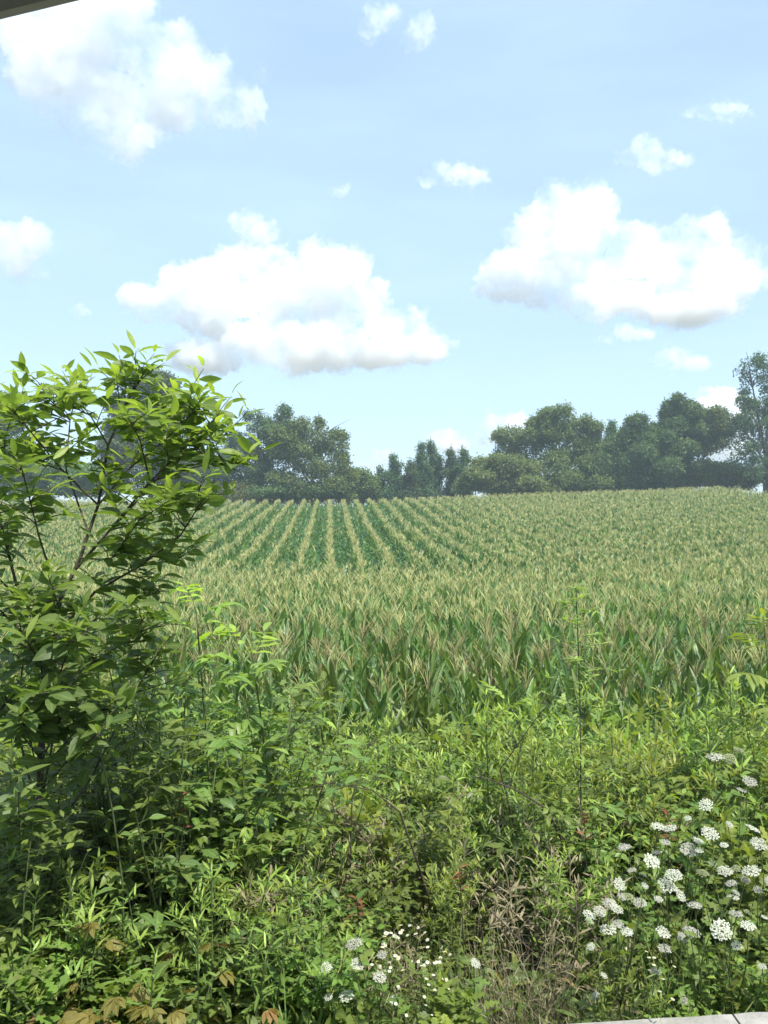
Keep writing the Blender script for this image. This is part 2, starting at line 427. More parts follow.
def build_corn():
    rng = np.random.default_rng(5)
    # near plants, each an object
    protos = []
    for k in range(9):
        st, lf, ta = corn(rng, 0)
        protos.append((st.mesh('corn_stalk', [MT['corn_stalk']]), lf.mesh('corn_leaves', [MT['corn_leaf']]), ta.mesh('corn_tassel', [MT['tassel']])))
    var = {}
    for lod, nv in ((0, 8), (1, 14), (2, 12), (3, 12)):
        for tas in (True, False):
            lst = []
            for k in range(nv):
                st, lf, ta = corn(rng, lod, tas)
                mb = MB()
                if st.V: V, Q, M, A = st.arrays(); mb.add(V, Q, A, 1)
                V, Q, M, A = lf.arrays(); mb.add(V, Q, A, 0 if tas else 3)
                if tas: V, Q, M, A = ta.arrays(); mb.add(V, Q, A, 2)
                lst.append(mb.arrays())
            var[lod, tas] = lst
    pts = []      # x, y, tasselled
    y = 8.0
    while y < 42.5:
        hw = .48 * y + 3.5
        xs = np.arange(-hw, hw, .19); n = len(xs)
        keep = rng.random(n) > .05
        xs = xs + rng.normal(0, .035, n)
        yy = y + rng.normal(0, .04, n) + .15 * np.sin(xs * .3)
        pts.append(np.stack([xs, yy, (rng.random(n) < .9)], 1)[keep])
        y += .76 if y < 30 else .95
    k0, k1 = -52, 62; n_long = 0
    for k in range(k0, k1):
        male = (k % 2 == 0)
        ys = np.arange(33.0, 97, .13 if male else .25)
        n = len(ys)
        xs = -.0675 * ys + k * .76 + .0 + rng.normal(0, .06 if male else .15, n) + .07 * np.sin(ys * .9 + k * 1.7)
        ys = ys + rng.normal(0, .06, n)
        tas = (np.full(n, male) & (rng.random(n) < .93)) | (rng.random(n) < .07)
        # the strips lose their order to the right, where late tassels stand in every row
        mess = np.clip((xs - 2) / 12, 0, .75)
        tas = tas | (rng.random(n) < mess * .8)
        ok = (np.abs(xs) < .48 * ys + 4)
        pts.append(np.stack([xs, ys, tas], 1)[ok]); n_long += int(ok.sum())
    pts = np.concatenate(pts)
    bound = 37 + 1.6 * np.sin(pts[:, 0] * .35) + 1.1 * np.sin(pts[:, 0] * 1.3 + 1) + rng.normal(0, 1.1, len(pts))
    n0 = len(pts) - n_long
    keep = np.ones(len(pts), bool); keep[:n0] = pts[:n0, 1] < bound[:n0]; keep[n0:] = pts[n0:, 1] >= bound[n0:]
    pts = pts[keep]
    X, Y = pts[:, 0], pts[:, 1]
    inview = (np.abs(X) < .48 * Y + .1)
    near = np.where(inview)[0]; near = near[np.argsort(Y[near], kind='stable')][:300]
    ind = np.zeros(len(pts), bool); ind[near] = True
    Z = ground_z(X, Y)
    print('corn plants', len(pts), 'individuals to y=', Y[near].max())
    for i in near:
        pr = protos[rng.integers(len(protos))]
        thing('corn_plant', [('stalk', pr[0]), ('foliage', pr[1]), ('tassel', pr[2])],
              'tall green corn plant with a tan tassel in the field rows nearest the roadside weeds', 'corn plant',
              (X[i], Y[i], Z[i]), rng.uniform(0, 6.28), rng.uniform(.84, 1.1), 'corn plants in the nearest rows')
    rest = np.where(~ind)[0]
    VV, QQ, MM, AA = [], [], [], []; off = 0
    lod = np.digitize(Y[rest], [12.5, 24, 38])
    shade = rng.random(len(rest))
    for l in range(4):
        for tas in (True, False):
            sel = rest[(lod == l) & ((pts[rest, 2] > .5) == tas)]
            vi = rng.integers(0, len(var[l, tas]), len(sel))
            for v, (V, Q, M, A) in enumerate(var[l, tas]):
                s = sel[vi == v]; n = len(s)
                if not n: continue
                th = rng.uniform(0, 6.28, n); sc = rng.uniform(.86, 1.1, n) * (1 if tas else .90); c, sn = np.cos(th) * sc, np.sin(th) * sc
                W_ = np.empty((n, len(V), 3))
                W_[:, :, 0] = c[:, None] * V[None, :, 0] - sn[:, None] * V[None, :, 1] + X[s][:, None]
                W_[:, :, 1] = sn[:, None] * V[None, :, 0] + c[:, None] * V[None, :, 1] + Y[s][:, None]
                W_[:, :, 2] = sc[:, None] * V[None, :, 2] + Z[s][:, None]
                VV.append(W_.reshape(-1, 3)); QQ.append((Q[None] + (np.arange(n) * len(V))[:, None, None]).reshape(-1, 4) + off)
                MM.append(np.tile(M, n)); AA.append(np.clip(np.tile(A, n) + np.repeat(rng.normal(0, .28, n), len(A)), 0, 1)); off += n * len(V)
    me = raw_mesh('corn', np.concatenate(VV), np.concatenate(QQ), np.concatenate(MM), np.concatenate(AA),
                  [MT['corn_leaf'], MT['corn_stalk'], MT['tassel'], MT['seed_corn']])
    print('corn verts', off)
    tag(link('corn_field', me), 'field of tasselled corn in long rows running up the slope', 'corn field', kind='stuff')


build_corn()

# ------------------------------------------------------------------ trees on the crest
def tree_mat(name, ca, cb):
    return leaf_mat(name, ca, cb, .28, .55, .3, mottle=.9, tcol=(1.5, 1.6, .7), specks=False)


TM = dict(
    dark=tree_mat('tree_dark', (0.036, 0.081, 0.027), (0.125, 0.191, 0.059)),
    mid=tree_mat('tree_mid', (0.055, 0.110, 0.032), (0.180, 0.250, 0.067)),
    olive=tree_mat('tree_olive', (0.082, 0.107, 0.034), (0.183, 0.208, 0.066)),
    blue=tree_mat('tree_blue', (0.038, 0.089, 0.040), (0.121, 0.191, 0.077)),
)


def tree(lobes, d, mat, label, name='tree', tuft=6, dens=1.0, leaf=.24, gap=.35, trunk_px=None, seed=1, group='trees along the crest of the field', cat='tree', limbs=True):
    """lobes: (px, py, rx_px, ry_px) ellipsoids of foliage"""
    rng = np.random.default_rng(seed)
    s = d / F
    bx = trunk_px if trunk_px is not None else np.mean([l[0] for l in lobes])
    base = P(bx, 500, d); base[2] = float(ground_z(base[0], d)) - .05
    cr = MB(); tr = MB()
    n_all = 0
    tufts = []
    for (px, py, rx, ry) in lobes:
        for q in range(tuft):
            a = rng.uniform(-.5, 3.64); k = rng.uniform(.32, .5)
            tufts.append((px + rx * .8 * math.cos(a), py - ry * .8 * math.sin(a), rx * k, min(ry, rx) * k * rng.uniform(.8, 1.1), rng.uniform(-1, .4) * rx * s))
    for (px, py, rx, ry, *dy) in list(lobes) + tufts:
        c = P(px, py, d) - base; c[1] += dy[0] if dy else rng.uniform(-.5, .5) * rx * s
        a, b = (rx * s, ry * s) if dy else (rx * s * .86, ry * s * .86)
        n = int(dens * (150 if dy else 70) * (a * b) / .8 + 12)
        u = rng.normal(0, 1, (n, 3)); u /= np.linalg.norm(u, axis=1, keepdims=True)
        r = rng.random(n) ** .34
        # surface unevenness
        nz = np.array([mnoise.fractal(Vector(tuple(v * 2.1 + c * .7)), 1, 2, 4) for v in u])
        r = r * (1 + .30 * nz)
        p = c + u * np.stack([r * a, r * a * .85, r * b], 1)
        g = np.array([mnoise.noise(Vector(tuple(q * (1.1 / max(.5, a * .35))))) for q in p])
        keep = g > -.62 + gap * 1.15
        p = p[keep]; u = u[keep]
        k = 9
        q = np.repeat(p, k, 0) + rng.normal(0, .24, (len(p) * k, 3))
        D = np.repeat(u, k, 0) * .6 + rng.normal(0, .7, (len(q), 3)); Nn = np.repeat(u, k, 0) * .8 + np.array([0, 0, .5]) + rng.normal(0, .55, (len(q), 3))
        sz = leaf * rng.uniform(.6, 1.35, len(q))
        cr.inst(CARD, q, D, Nn, sz, sz * .62, np.repeat(np.clip(rng.normal(.5, .25, len(p)) + (.18 if dy else -.1), 0, 1), k) * .75 + rng.uniform(0, .25, len(q)))
        n_all += len(q)
    top = max((P(l[0], l[1], d) - base)[2] for l in lobes)
    rad = max(.10, min(.35, top * .022))
    th = top * .45
    tr.tube([(0, 0, 0), (.05, 0, th * .5), (0, 0, th)], [rad * 1.25, rad, rad * .8], 7)
    if limbs:
        for (px, py, rx, ry) in lobes:
            c = P(px, py, d) - base
            st = np.array([0, 0, th * rng.uniform(.55, 1)])
            mid = st * .5 + c * .5 + rng.normal(0, .25, 3)
            tr.tube([st, mid, c, c + (c - mid) * .5], [rad * .55, rad * .38, rad * .2, rad * .06], 5)
            for q in range(4):
                e = c + rng.normal(0, 1, 3) * np.array([rx, rx, ry]) * s * .55
                tr.tube([mid * .4 + c * .6, e * .6 + c * .4, e], [rad * .2, rad * .12, rad * .04], 4)
    return thing(name, [('trunk', tr.mesh('trunk', [MT['bark']])), ('crown', cr.mesh('crown', [mat], False))], label, cat, tuple(base), group=group)


def build_trees():
    D = 112
    tree([(-25, 425, 40, 30), (8, 420, 22, 26), (0, 470, 40, 40)], D, TM['mid'], 'round green tree peeping out behind the shrub at the left edge of the photo', seed=1)
    tree([(150, 402, 30, 26), (172, 425, 20, 28), (130, 425, 24, 25), (150, 465, 45, 35)], D - 4, TM['dark'], 'dark dense treetop showing through the crown of the roadside shrub', seed=2)
    tree([(258, 425, 14, 17), (281, 420, 11, 14), (243, 448, 16, 15), (268, 450, 22, 18), (245, 474, 26, 16), (212, 462, 24, 18), (218, 484, 30, 18), (270, 480, 24, 18)], D, TM['blue'],
         'tallest tree left of the corn rows with two thin leafy tops', dens=1.2, gap=.50, tuft=3, trunk_px=262, seed=3)
    tree([(312, 438, 24, 16), (292, 445, 18, 18), (335, 446, 16, 14), (300, 462, 28, 14), (336, 468, 18, 14), (345, 482, 14, 12), (310, 484, 36, 16), (318, 424, 5, 5)], D - 3, TM['mid'],
         'broad rounded tree with sky showing through at the head of the corn rows', dens=1.1, gap=.48, tuft=3, trunk_px=312, seed=4)
    tree([(358, 484, 16, 11), (372, 488, 12, 9), (346, 492, 18, 10), (364, 496, 22, 9)], D + 2, TM['mid'], 'low scrubby bush in the dip between the broad tree and the pointed trees', name='bush', cat='bush', seed=5)
    def spire(x, top, w, d, lab, seed, mat='blue'):
        L = []; y = top + 5; r = w * .28
        while y < 500:
            L.append((x + (seed * 7 + y) % 5 - 2, y, r, 8.0)); y += 7; r = min(w, r + w * .16)
        tree(L, d, TM[mat], lab, dens=1.9, gap=.30, seed=seed, leaf=.2, tuft=1)
    spire(380, 470, 11, D + 4, 'shortest pointed tree at the foot of the clump of pointed trees', 6)
    spire(394, 458, 13, D + 3, 'short pointed dark tree second in the clump of pointed trees', 7)
    spire(421, 446, 11, D + 2, 'twin-topped pointed dark tree near the middle of the clump of pointed trees', 8)
    spire(433, 442, 11, D + 4, 'tallest slim pointed dark tree of the clump, under a small cloud', 9)
    spire(410, 462, 12, D, 'squat dark pointed tree filling the front of the clump of pointed trees', 10)
    spire(452, 450, 10, D + 3, 'pointed tree leaning out beside the gap next to the olive bush', 28)
    spire(463, 449, 9, D + 1, 'last pointed tree on the olive bush side of the clump', 11)
    tree([(493, 472, 22, 13), (478, 480, 14, 12), (515, 474, 18, 14), (500, 484, 34, 12)], D - 4, TM['olive'], 'low pale olive rounded tree right of the pointed trees', dens=1.2, gap=.25, seed=12)
    tree([(512, 436, 16, 11), (503, 452, 10, 9), (525, 448, 14, 12), (520, 465, 14, 12)], D + 2, TM['olive'], 'pale olive crown in front of a small white cloud, left shoulder of the big tree', dens=1.1, gap=.5, tuft=3, trunk_px=528, seed=13)
    tree([(557, 424, 22, 13), (582, 432, 16, 12), (540, 432, 14, 14), (595, 448, 12, 16), (562, 450, 36, 20), (548, 474, 32, 18), (590, 476, 20, 18)], D, TM['mid'],
         'big broad dome-shaped tree in the middle of the right tree line', dens=1.25, gap=.42, tuft=4, trunk_px=556, seed=14)
    spire(611, 424, 14, D + 3, 'narrow pointed tree between the big dome tree and the vine-draped trees', 15, 'dark')
    tree([(641, 430, 20, 12), (632, 448, 20, 14), (655, 448, 16, 16), (640, 470, 26, 20), (612, 474, 20, 18)], D - 2, TM['dark'], 'vine-draped rounded tree left of the tall dark dome', dens=1.3, gap=.2, trunk_px=640, seed=16)
    tree([(677, 412, 15, 14), (672, 424, 12, 14), (690, 416, 9, 12), (682, 438, 17, 15), (676, 460, 22, 14)], D - 1, TM['dark'], 'tall dark dome-topped tree draped in vines', dens=1.4, gap=.18, trunk_px=676, seed=17)
    tree([(703, 428, 18, 16), (722, 424, 15, 16), (716, 440, 22, 12), (698, 448, 14, 12)], D, TM['mid'], 'rounded tree with a clear gap of sky beneath its overhanging crown', dens=1.3, gap=.34, tuft=3, trunk_px=690, seed=18)
    tree([(750, 372, 14, 14), (770, 380, 14, 18), (744, 400, 10, 14), (765, 410, 18, 18), (742, 428, 12, 14), (760, 440, 22, 20), (742, 458, 16, 14), (765, 472, 26, 16), (790, 400, 26, 40), (795, 460, 26, 30)], D - 8, TM['blue'],
         'tallest airy tree at the right edge with thin lacy foliage', dens=.8, gap=.58, tuft=2, trunk_px=766, seed=19)
    for i, (x, y, rx, ry, lab) in enumerate((
            (575, 486, 26, 10, 'grey-green bush at the foot of the big dome tree'),
            (640, 484, 24, 12, 'low bush under the vine-draped rounded tree'),
            (668, 478, 22, 16, 'leafy bush at the foot of the tall dark dome tree'),
            (705, 476, 24, 12, 'pale green low bush below the gap of sky'),
            (738, 478, 22, 12, 'dark low bush between the gap of sky and the lacy tree'),
            (600, 470, 16, 22, 'shaded bush filling the space beside the narrow pointed tree'),
            (72, 482, 46, 17, 'dark bush seen between the lower stems of the forked shrub'),
            (300, 496, 40, 8, 'dark low bush beneath the broad rounded tree'),
            (235, 494, 40, 9, 'dark low bush beneath the two-topped tree'),
            (525, 490, 30, 8, 'pale low bush in front of the olive tree'))):
        tree([(x, y, rx, ry), (x - rx * .5, y + 3, rx * .6, ry * .8), (x + rx * .5, y + 2, rx * .6, ry * .85)], D - 1 + (i % 3), TM[('mid', 'dark', 'olive')[i % 3] if i != 3 else 'mid'], lab,
             name='bush', cat='bush', dens=1.1, gap=.2, seed=40 + i, group='low bushes under the trees', limbs=False)


build_trees()


# ================================================================== roadside weeds
def frame_up(D, rng, j=.25):
    """a normal for leaves that point along D: as upward as D allows, a little rolled"""
    D = np.atleast_2d(D); N = np.array([0, 0, 1.0]) - D * D[:, 2:3] + rng.normal(0, j, D.shape)
    return N


def leaves_along(lf, pts, t0, t1, n, tms, L, W, el, rng, var, droop_base=0.0, golden=2.4):
    """alternate leaves up a stem given as points"""
    pts = np.asarray(pts); k = len(pts) - 1
    t = np.linspace(t0, t1, n) + rng.normal(0, .012, n); t = np.clip(t, 0, 1)
    f = t * k; i = np.minimum(f.astype(int), k - 1); fr = (f - i)[:, None]
    pos = pts[i] * (1 - fr) + pts[i + 1] * fr
    az = np.arange(n) * golden + rng.uniform(0, 6.28) + rng.normal(0, .25, n)
    e = (el(t) if callable(el) else np.full(n, el)) + rng.normal(0, .18, n)
    D = np.stack([np.cos(az) * np.cos(e), np.sin(az) * np.cos(e), np.sin(e)], 1)
    Ls = (L(t) if callable(L) else np.full(n, L)) * rng.uniform(.75, 1.25, n)
    Ws = (W(t) if callable(W) else np.full(n, W)) * rng.uniform(.8, 1.2, n)
    v = np.clip((var(t) if callable(var) else np.full(n, var)) + rng.normal(0, .12, n), 0, 1)
    which = rng.integers(0, len(tms), n)
    N = frame_up(D, rng)
    for q, tm in enumerate(tms):
        s = which == q
        if s.any(): lf.inst(tm, pos[s], D[s], N[s], Ls[s], Ws[s], v[s])
    return pos, D


def curve(base, top, rng, bend=.06, n=6, arch=0.0):
    base = np.asarray(base, float); top = np.asarray(top, float)
    t = np.linspace(0, 1, n)[:, None]
    L = np.linalg.norm(top - base)
    b = rng.normal(0, bend, 3) * L
    return base + (top - base) * t + b * np.sin(t * np.pi) + np.array([0, 0, arch * L]) * np.sin(t * np.pi)


def p_goldenrod(rng, nst=5, H=1.5, bushy=False, fine=1.0):
    st, lf = MB(), MB()
    for k in range(nst):
        a = rng.uniform(0, 6.28); r = rng.uniform(.02, .17)
        b = np.array([math.cos(a) * r, math.sin(a) * r, -.05]); h = H * rng.uniform(.78, 1.0)
        tp = b + np.array([math.cos(a) * r * .9 + rng.normal(0, .08), math.sin(a) * r * .9 + rng.normal(0, .08), h])
        c = curve(b, tp, rng, .03)
        st.tube(c, [.005, .0018], 4)
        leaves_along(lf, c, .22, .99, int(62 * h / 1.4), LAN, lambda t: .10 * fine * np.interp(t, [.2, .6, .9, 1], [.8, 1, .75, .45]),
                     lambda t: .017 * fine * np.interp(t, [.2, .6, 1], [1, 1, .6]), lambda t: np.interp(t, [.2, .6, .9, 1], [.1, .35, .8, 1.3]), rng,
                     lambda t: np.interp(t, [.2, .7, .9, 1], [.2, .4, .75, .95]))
        nb = rng.integers(7, 11) if bushy else rng.integers(0, 4)
        for q in range(nb):
            t = rng.uniform(.5, .92); s = c[0] * (1 - t) + c[-1] * t
            az = rng.uniform(0, 6.28); Lb = rng.uniform(.14, .30) * (1.25 - t * .5)
            e = s + dirv(az, rng.uniform(.4, .9)) * Lb
            cc = curve(s, e, rng, .05, 4, .06); st.tube(cc, [.002, .001], 3)
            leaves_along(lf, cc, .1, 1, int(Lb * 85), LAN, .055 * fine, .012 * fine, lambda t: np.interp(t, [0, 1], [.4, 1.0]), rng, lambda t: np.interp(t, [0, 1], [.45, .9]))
    return [('stem', st, 'stem'), ('foliage', lf, 'goldenrod')]


def p_bush(rng, H=1.1, n=7, mat='bush', tri=True, W=.6, size=1.0):
    st, lf = MB(), MB()
    for k in range(n):
        a = rng.uniform(0, 6.28); out = rng.uniform(.08, .42) * H
        tp = np.array([math.cos(a) * out, math.sin(a) * out, H * rng.uniform(.55, 1.0)])
        c = curve((rng.normal(0, .04), rng.normal(0, .04), -.05), tp, rng, .06, 7, .05); st.tube(c, [.006, .002], 4)
        segs = [c]
        for q in range(3):
            i = rng.integers(2, 6); e = c[i] + dirv(rng.uniform(0, 6.28), rng.uniform(.1, .9)) * rng.uniform(.14, .34)
            cc = curve(c[i], e, rng, .06, 5, .05); st.tube(cc, [.003, .0012], 3); segs.append(cc)
        for si, sg in enumerate(segs):
            m = 15 if si == 0 else 9
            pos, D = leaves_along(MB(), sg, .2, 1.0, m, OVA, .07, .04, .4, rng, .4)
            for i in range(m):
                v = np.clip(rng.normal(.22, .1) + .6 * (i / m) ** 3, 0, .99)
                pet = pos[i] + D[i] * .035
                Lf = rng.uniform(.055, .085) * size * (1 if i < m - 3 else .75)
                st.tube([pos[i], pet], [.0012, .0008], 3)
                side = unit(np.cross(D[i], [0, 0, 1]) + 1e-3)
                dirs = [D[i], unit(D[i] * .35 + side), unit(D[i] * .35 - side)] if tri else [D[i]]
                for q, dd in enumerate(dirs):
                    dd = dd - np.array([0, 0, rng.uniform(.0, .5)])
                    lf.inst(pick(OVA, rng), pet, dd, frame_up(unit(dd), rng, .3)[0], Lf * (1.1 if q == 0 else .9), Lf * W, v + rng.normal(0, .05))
    return [('stem', st, 'stem'), ('foliage', lf, mat)]


def p_sapling(rng, H=1.5, n=16, mat='sapling', lean=(0, 0)):
    """a slim young tree with feather-shaped compound leaves"""
    st, lf = MB(), MB()
    c = curve((0, 0, -.05), (lean[0], lean[1], H), rng, .03, 8); st.tube(c, [.010, .003], 5)
    for i in range(n):
        t = .30 + .70 * i / (n - 1); s = c[min(7, int(t * 7))] * (1 - (t * 7) % 1) + c[min(7, int(t * 7) + 1)] * ((t * 7) % 1)
        az = i * 2.4 + rng.normal(0, .3); el = np.interp(t, [.3, .8, 1], [.25, .5, 1.0]) + rng.normal(0, .12)
        Lr = rng.uniform(.24, .36) * np.interp(t, [.3, .6, 1], [1, 1, .65])
        D = dirv(az, el); e = s + D * Lr - np.array([0, 0, Lr * .22])
        r = curve(s, e, rng, .02, 6, .10); st.tube(r, [.0022, .0009], 3)
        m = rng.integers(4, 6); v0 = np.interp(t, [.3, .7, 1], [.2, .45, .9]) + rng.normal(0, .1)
        for q in range(m + 1):
            f = .28 + .72 * q / m; k = min(4, int(f * 5)); p = r[k] * (1 - (f * 5 - k)) + r[min(5, k + 1)] * (f * 5 - k)
            ax = unit(r[min(5, k + 1)] - r[max(0, k - 1)]); sd_ = unit(np.cross(ax, [0, 0, 1]))
            for sg in ((-1, 1) if q < m else (0,)):
                dd = unit(ax * (.55 if sg else 1) + sd_ * sg) - np.array([0, 0, rng.uniform(.05, .35)])
                Ll = rng.uniform(.075, .105) * (1 if q else .8)
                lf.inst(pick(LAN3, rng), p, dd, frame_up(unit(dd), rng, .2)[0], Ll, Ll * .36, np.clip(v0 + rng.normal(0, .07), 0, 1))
    return [('stem', st, 'stem'), ('foliage', lf, mat)]


def p_ragweed(rng, H=1.0, n=3, mat='ragweed'):
    st, lf = MB(), MB()
    for k in range(n):
        a = rng.uniform(0, 6.28)
        c = curve((rng.normal(0, .05), rng.normal(0, .05), -.05), (math.cos(a) * .16, math.sin(a) * .16, H * rng.uniform(.75, 1)), rng, .03, 6); st.tube(c, [.006, .002], 4)
        leaves_along(lf, c, .2, 1, int(26 * H + 8), LOB, lambda t: .14 * np.interp(t, [.2, .6, 1], [1, 1, .55]), lambda t: .095 * np.interp(t, [.2, .6, 1], [1, 1, .6]),
                     lambda t: np.interp(t, [.2, .8, 1], [.15, .5, 1.1]), rng, lambda t: np.interp(t, [.2, .8, 1], [.2, .55, .95]))
        for q in range(6):
            t = rng.uniform(.4, .9); s = c[0] * (1 - t) + c[-1] * t; e = s + dirv(rng.uniform(0, 6.28), .7) * .2
            st.tube([s, e], [.002, .001], 3); leaves_along(lf, [s, e], .3, 1, 8, LOB, .08, .055, .5, rng, .6)
    return [('stem', st, 'stem'), ('foliage', lf, mat)]


def p_creeper(rng, H=.8, n=46, mat='creeper', red=.05, size=1.0):
    """rambling stems of five-fingered leaves"""
    st, lf = MB(), MB()
    for k in range(6):
        a = rng.uniform(0, 6.28); out = rng.uniform(.1, .5)
        c = curve((rng.normal(0, .08), rng.normal(0, .08), -.05), (math.cos(a) * out, math.sin(a) * out * .7, H * rng.uniform(.35, 1)), rng, .14, 7, .12); st.tube(c, [.004, .0015], 4)
        m = max(6, n // 6); pos, D = leaves_along(MB(), c, .15, 1, m, OVA, .07, .04, .4, rng, .4)
        for i in range(m):
            v = rng.uniform(.92, 1) if rng.random() < red else np.clip(rng.normal(.35, .16), 0, .7)
            pet = pos[i] + unit(D[i] + np.array([0, -.4, .2])) * .07; st.tube([pos[i], pet], [.0013, .001], 3)
            fw = unit(D[i] * np.array([1, 1, .2]) + np.array([0, -.35, -.15])); sd_ = unit(np.cross(fw, [0, 0, 1]))
            for q, an in enumerate((-1.25, -.6, 0, .6, 1.25)):
                dd = fw * math.cos(an) + sd_ * math.sin(an) - np.array([0, 0, .15])
                Ll = rng.uniform(.055, .08) * size * (1.1 - .22 * abs(an))
                lf.inst(pick(OVA, rng), pet, dd, frame_up(unit(dd), rng, .25)[0] + np.array([0, -.25, 0]), Ll, Ll * .48, np.clip(v + rng.normal(0, .04), 0, 1))
    return [('stem', st, 'stem'), ('foliage', lf, mat)]


def p_grass(rng, H=.5, n=60, mat='grass', spread=.12, wd=.007):
    lf = MB()
    a = rng.uniform(0, 6.28, n); r = spread * np.sqrt(rng.random(n)); el = rng.uniform(.75, 1.5, n)
    pos = np.stack([np.cos(a) * r, np.sin(a) * r, np.full(n, -.04)], 1)
    az = a + rng.normal(0, .8, n); D = np.stack([np.cos(az) * np.cos(el), np.sin(az) * np.cos(el), np.sin(el)], 1)
    wh = rng.integers(0, 3, n); L = H * rng.uniform(.55, 1.1, n)
    for q in range(3):
        s = wh == q
        if s.any(): lf.inst(BLADE[q], pos[s], D[s], frame_up(D[s], rng), L[s], wd, np.clip(rng.normal(.45, .3, s.sum()), 0, 1))
    return [('foliage', lf, mat)]


def p_straw(rng, H=.9, n=46):
    st, lf = MB(), MB()
    for k in range(n):
        a = rng.uniform(0, 6.28); r = rng.uniform(0, .2); b = np.array([math.cos(a) * r, math.sin(a) * r * .7, -.05])
        e = b + dirv(a + rng.normal(0, .9), rng.uniform(.7, 1.5)) * H * rng.uniform(.4, 1)
        st.tube(curve(b, e, rng, .07, 5), [.0022, .0010], 3, rng.uniform(0, 1))
        if k % 3 == 0:
            leaves_along(lf, [b, (b + e) / 2, e], .3, 1, 6, LAN, .06, .006, .6, rng, .5)
    return [('stem', st, 'straw'), ('foliage', lf, 'straw')]


def umbel(rng, r, kind='petal'):
    """a flat lacy head of many tiny white florets on green rays, in the head's own space (stem top at 0, 0, 0)"""
    fl, ry = MB(), MB(); n = 44
    i = np.arange(n) + .5; rr = r * np.sqrt(i / n); th = i * 2.39996
    dome = (rng.uniform(.1, .45) if kind == 'petal' else .75)
    for x, y in zip(rr * np.cos(th), rr * np.sin(th)):
        q = np.array([x, y, r * .55 + dome * r * (1 - (x * x + y * y) / r / r) * .5]) + rng.normal(0, r * .03, 3)
        ry.tube([(0, 0, 0), q * np.array([.55, .55, .5]), q], [.0006, .0005], 3)
        m = 12
        a = rng.uniform(0, 6.28, m); ro = r * .14 * np.sqrt(rng.random(m))
        pos = q + np.stack([np.cos(a) * ro, np.sin(a) * ro, rng.normal(.001, .0012, m)], 1)
        D = np.stack([np.cos(a * 3), np.sin(a * 3), rng.normal(0, .3, m)], 1)
        N = np.array([x / r * .6, y / r * .6, 1]) + rng.normal(0, .25, (m, 3))
        fl.inst(CARD, pos - D * r * .05, D, N, r * .105, r * .085, rng.random(m))
    return fl, ry


def p_lace(rng, base, heads, label):
    """one plant: heads = [(point, radius, kind)] in the world"""
    base = np.asarray(base, float)
    e = thing('lace_flower', [], label, 'flower', tuple(base), group='white lace flowers among the roadside weeds')
    st, lf = MB(), MB()
    fork = np.array([rng.normal(0, .02), rng.normal(0, .02), max(.12, min(h[0][2] for h in heads) - base[2]) * .5])
    c0 = curve((0, 0, -.04), fork, rng, .03, 4); st.tube(c0, [.0035, .003], 5)
    for (p, r, kind) in heads:
        q = np.asarray(p) - base - np.array([0, 0, r * .6])
        c = curve(fork, q, rng, .05, 6, .03); st.tube(c, [.0026, .0015], 4)
        leaves_along(lf, c, .1, .7, 5, LOB, .06, .04, .6, rng, .4)
        fl, ry = umbel(rng, r, kind)
        h = link('flower_head', fl.mesh('umbel_florets', [MT[kind]], False), e, tuple(q))
        tl = rng.normal(0, .22, 2); h.rotation_euler = (tl[0] + .34, tl[1], rng.uniform(-.7, .7))
        if kind == 'seed': h['label'] = 'round closed green flower head'
        link('ray', ry.mesh('umbel_rays', [MT['stem']]), h)
    leaves_along(lf, c0, .1, 1, 12, LOB, .12, .08, .45, rng, .45)
    link('stem', st.mesh('lace_stem', [MT['stem']]), e); link('foliage', lf.mesh('lace_foliage', [MT['goldenrod']]), e)
    return e


def p_fleabane(rng, H=.8, n=14):
    st, lf = MB(), MB(); heads = []
    c = curve((0, 0, -.04), (rng.normal(0, .05), rng.normal(0, .05), H * .72), rng, .03, 6); st.tube(c, [.004, .002], 4)
    leaves_along(lf, c, .1, 1, 26, LAN, .08, .016, .5, rng, .5)
    for k in range(n):
        t = rng.uniform(.7, 1); s = c[0] * (1 - t) + c[-1] * t
        q = c[-1] + np.array([rng.normal(0, .085), rng.normal(0, .085), rng.uniform(.04, .28) * H])
        st.tube(curve(s, q, rng, .05, 4), [.0013, .0008], 3)
        leaves_along(lf, [s, q], .2, .8, 3, LAN, .035, .007, .6, rng, .6)
        N = unit([rng.normal(0, .35), rng.normal(-.3, .3), 1]); m = 14; a = np.arange(m) / m * 6.28
        U = unit(np.cross(N, [.3, 1, .1])); W_ = np.cross(N, U)
        D = np.cos(a)[:, None] * U + np.sin(a)[:, None] * W_ + .15 * N
        fl = MB(); fl.inst(CARD, np.repeat(q[None], m, 0), D, N, .0105, .0052, rng.random(m), 0)
        fl.tube([q - N * .001, q + N * .003], [.0035, .002], 6, .5, 1)
        fl.inst(CARD, q + N * .003 - U * .0025, U, N, .005, .004, .5, 1); heads.append(fl)
    return [('stem', st, 'stem'), ('foliage', lf, 'goldenrod')] + [('flower_head', h, ('petal', 'disc')) for h in heads]


def built(parts):
    return [(pn, mb.mesh(pn, [MT[q] for q in ((m,) if isinstance(m, str) else m)], m not in ('petal',))) for pn, mb, m in parts if mb.V]


def recolour(meshes, **mats):
    """the same shapes in another kind's leaf material"""
    out = []
    for pn, me in meshes:
        if pn in mats:
            me = me.copy(); me.materials.clear(); me.materials.append(MT[mats[pn]])
        out.append((pn, me))
    return out


PYT = ([2.80, 3.0, 3.3, 3.7, 4.3, 5.1, 6.1, 7.4], [1005, 965, 915, 865, 805, 762, 737, 730])
DYX = ([-100, 0, 150, 240, 262, 430, 465, 500, 560, 640, 768, 900], [-50, -50, -45, -16, 2, 0, -42, -42, -20, -34, -48, -48])


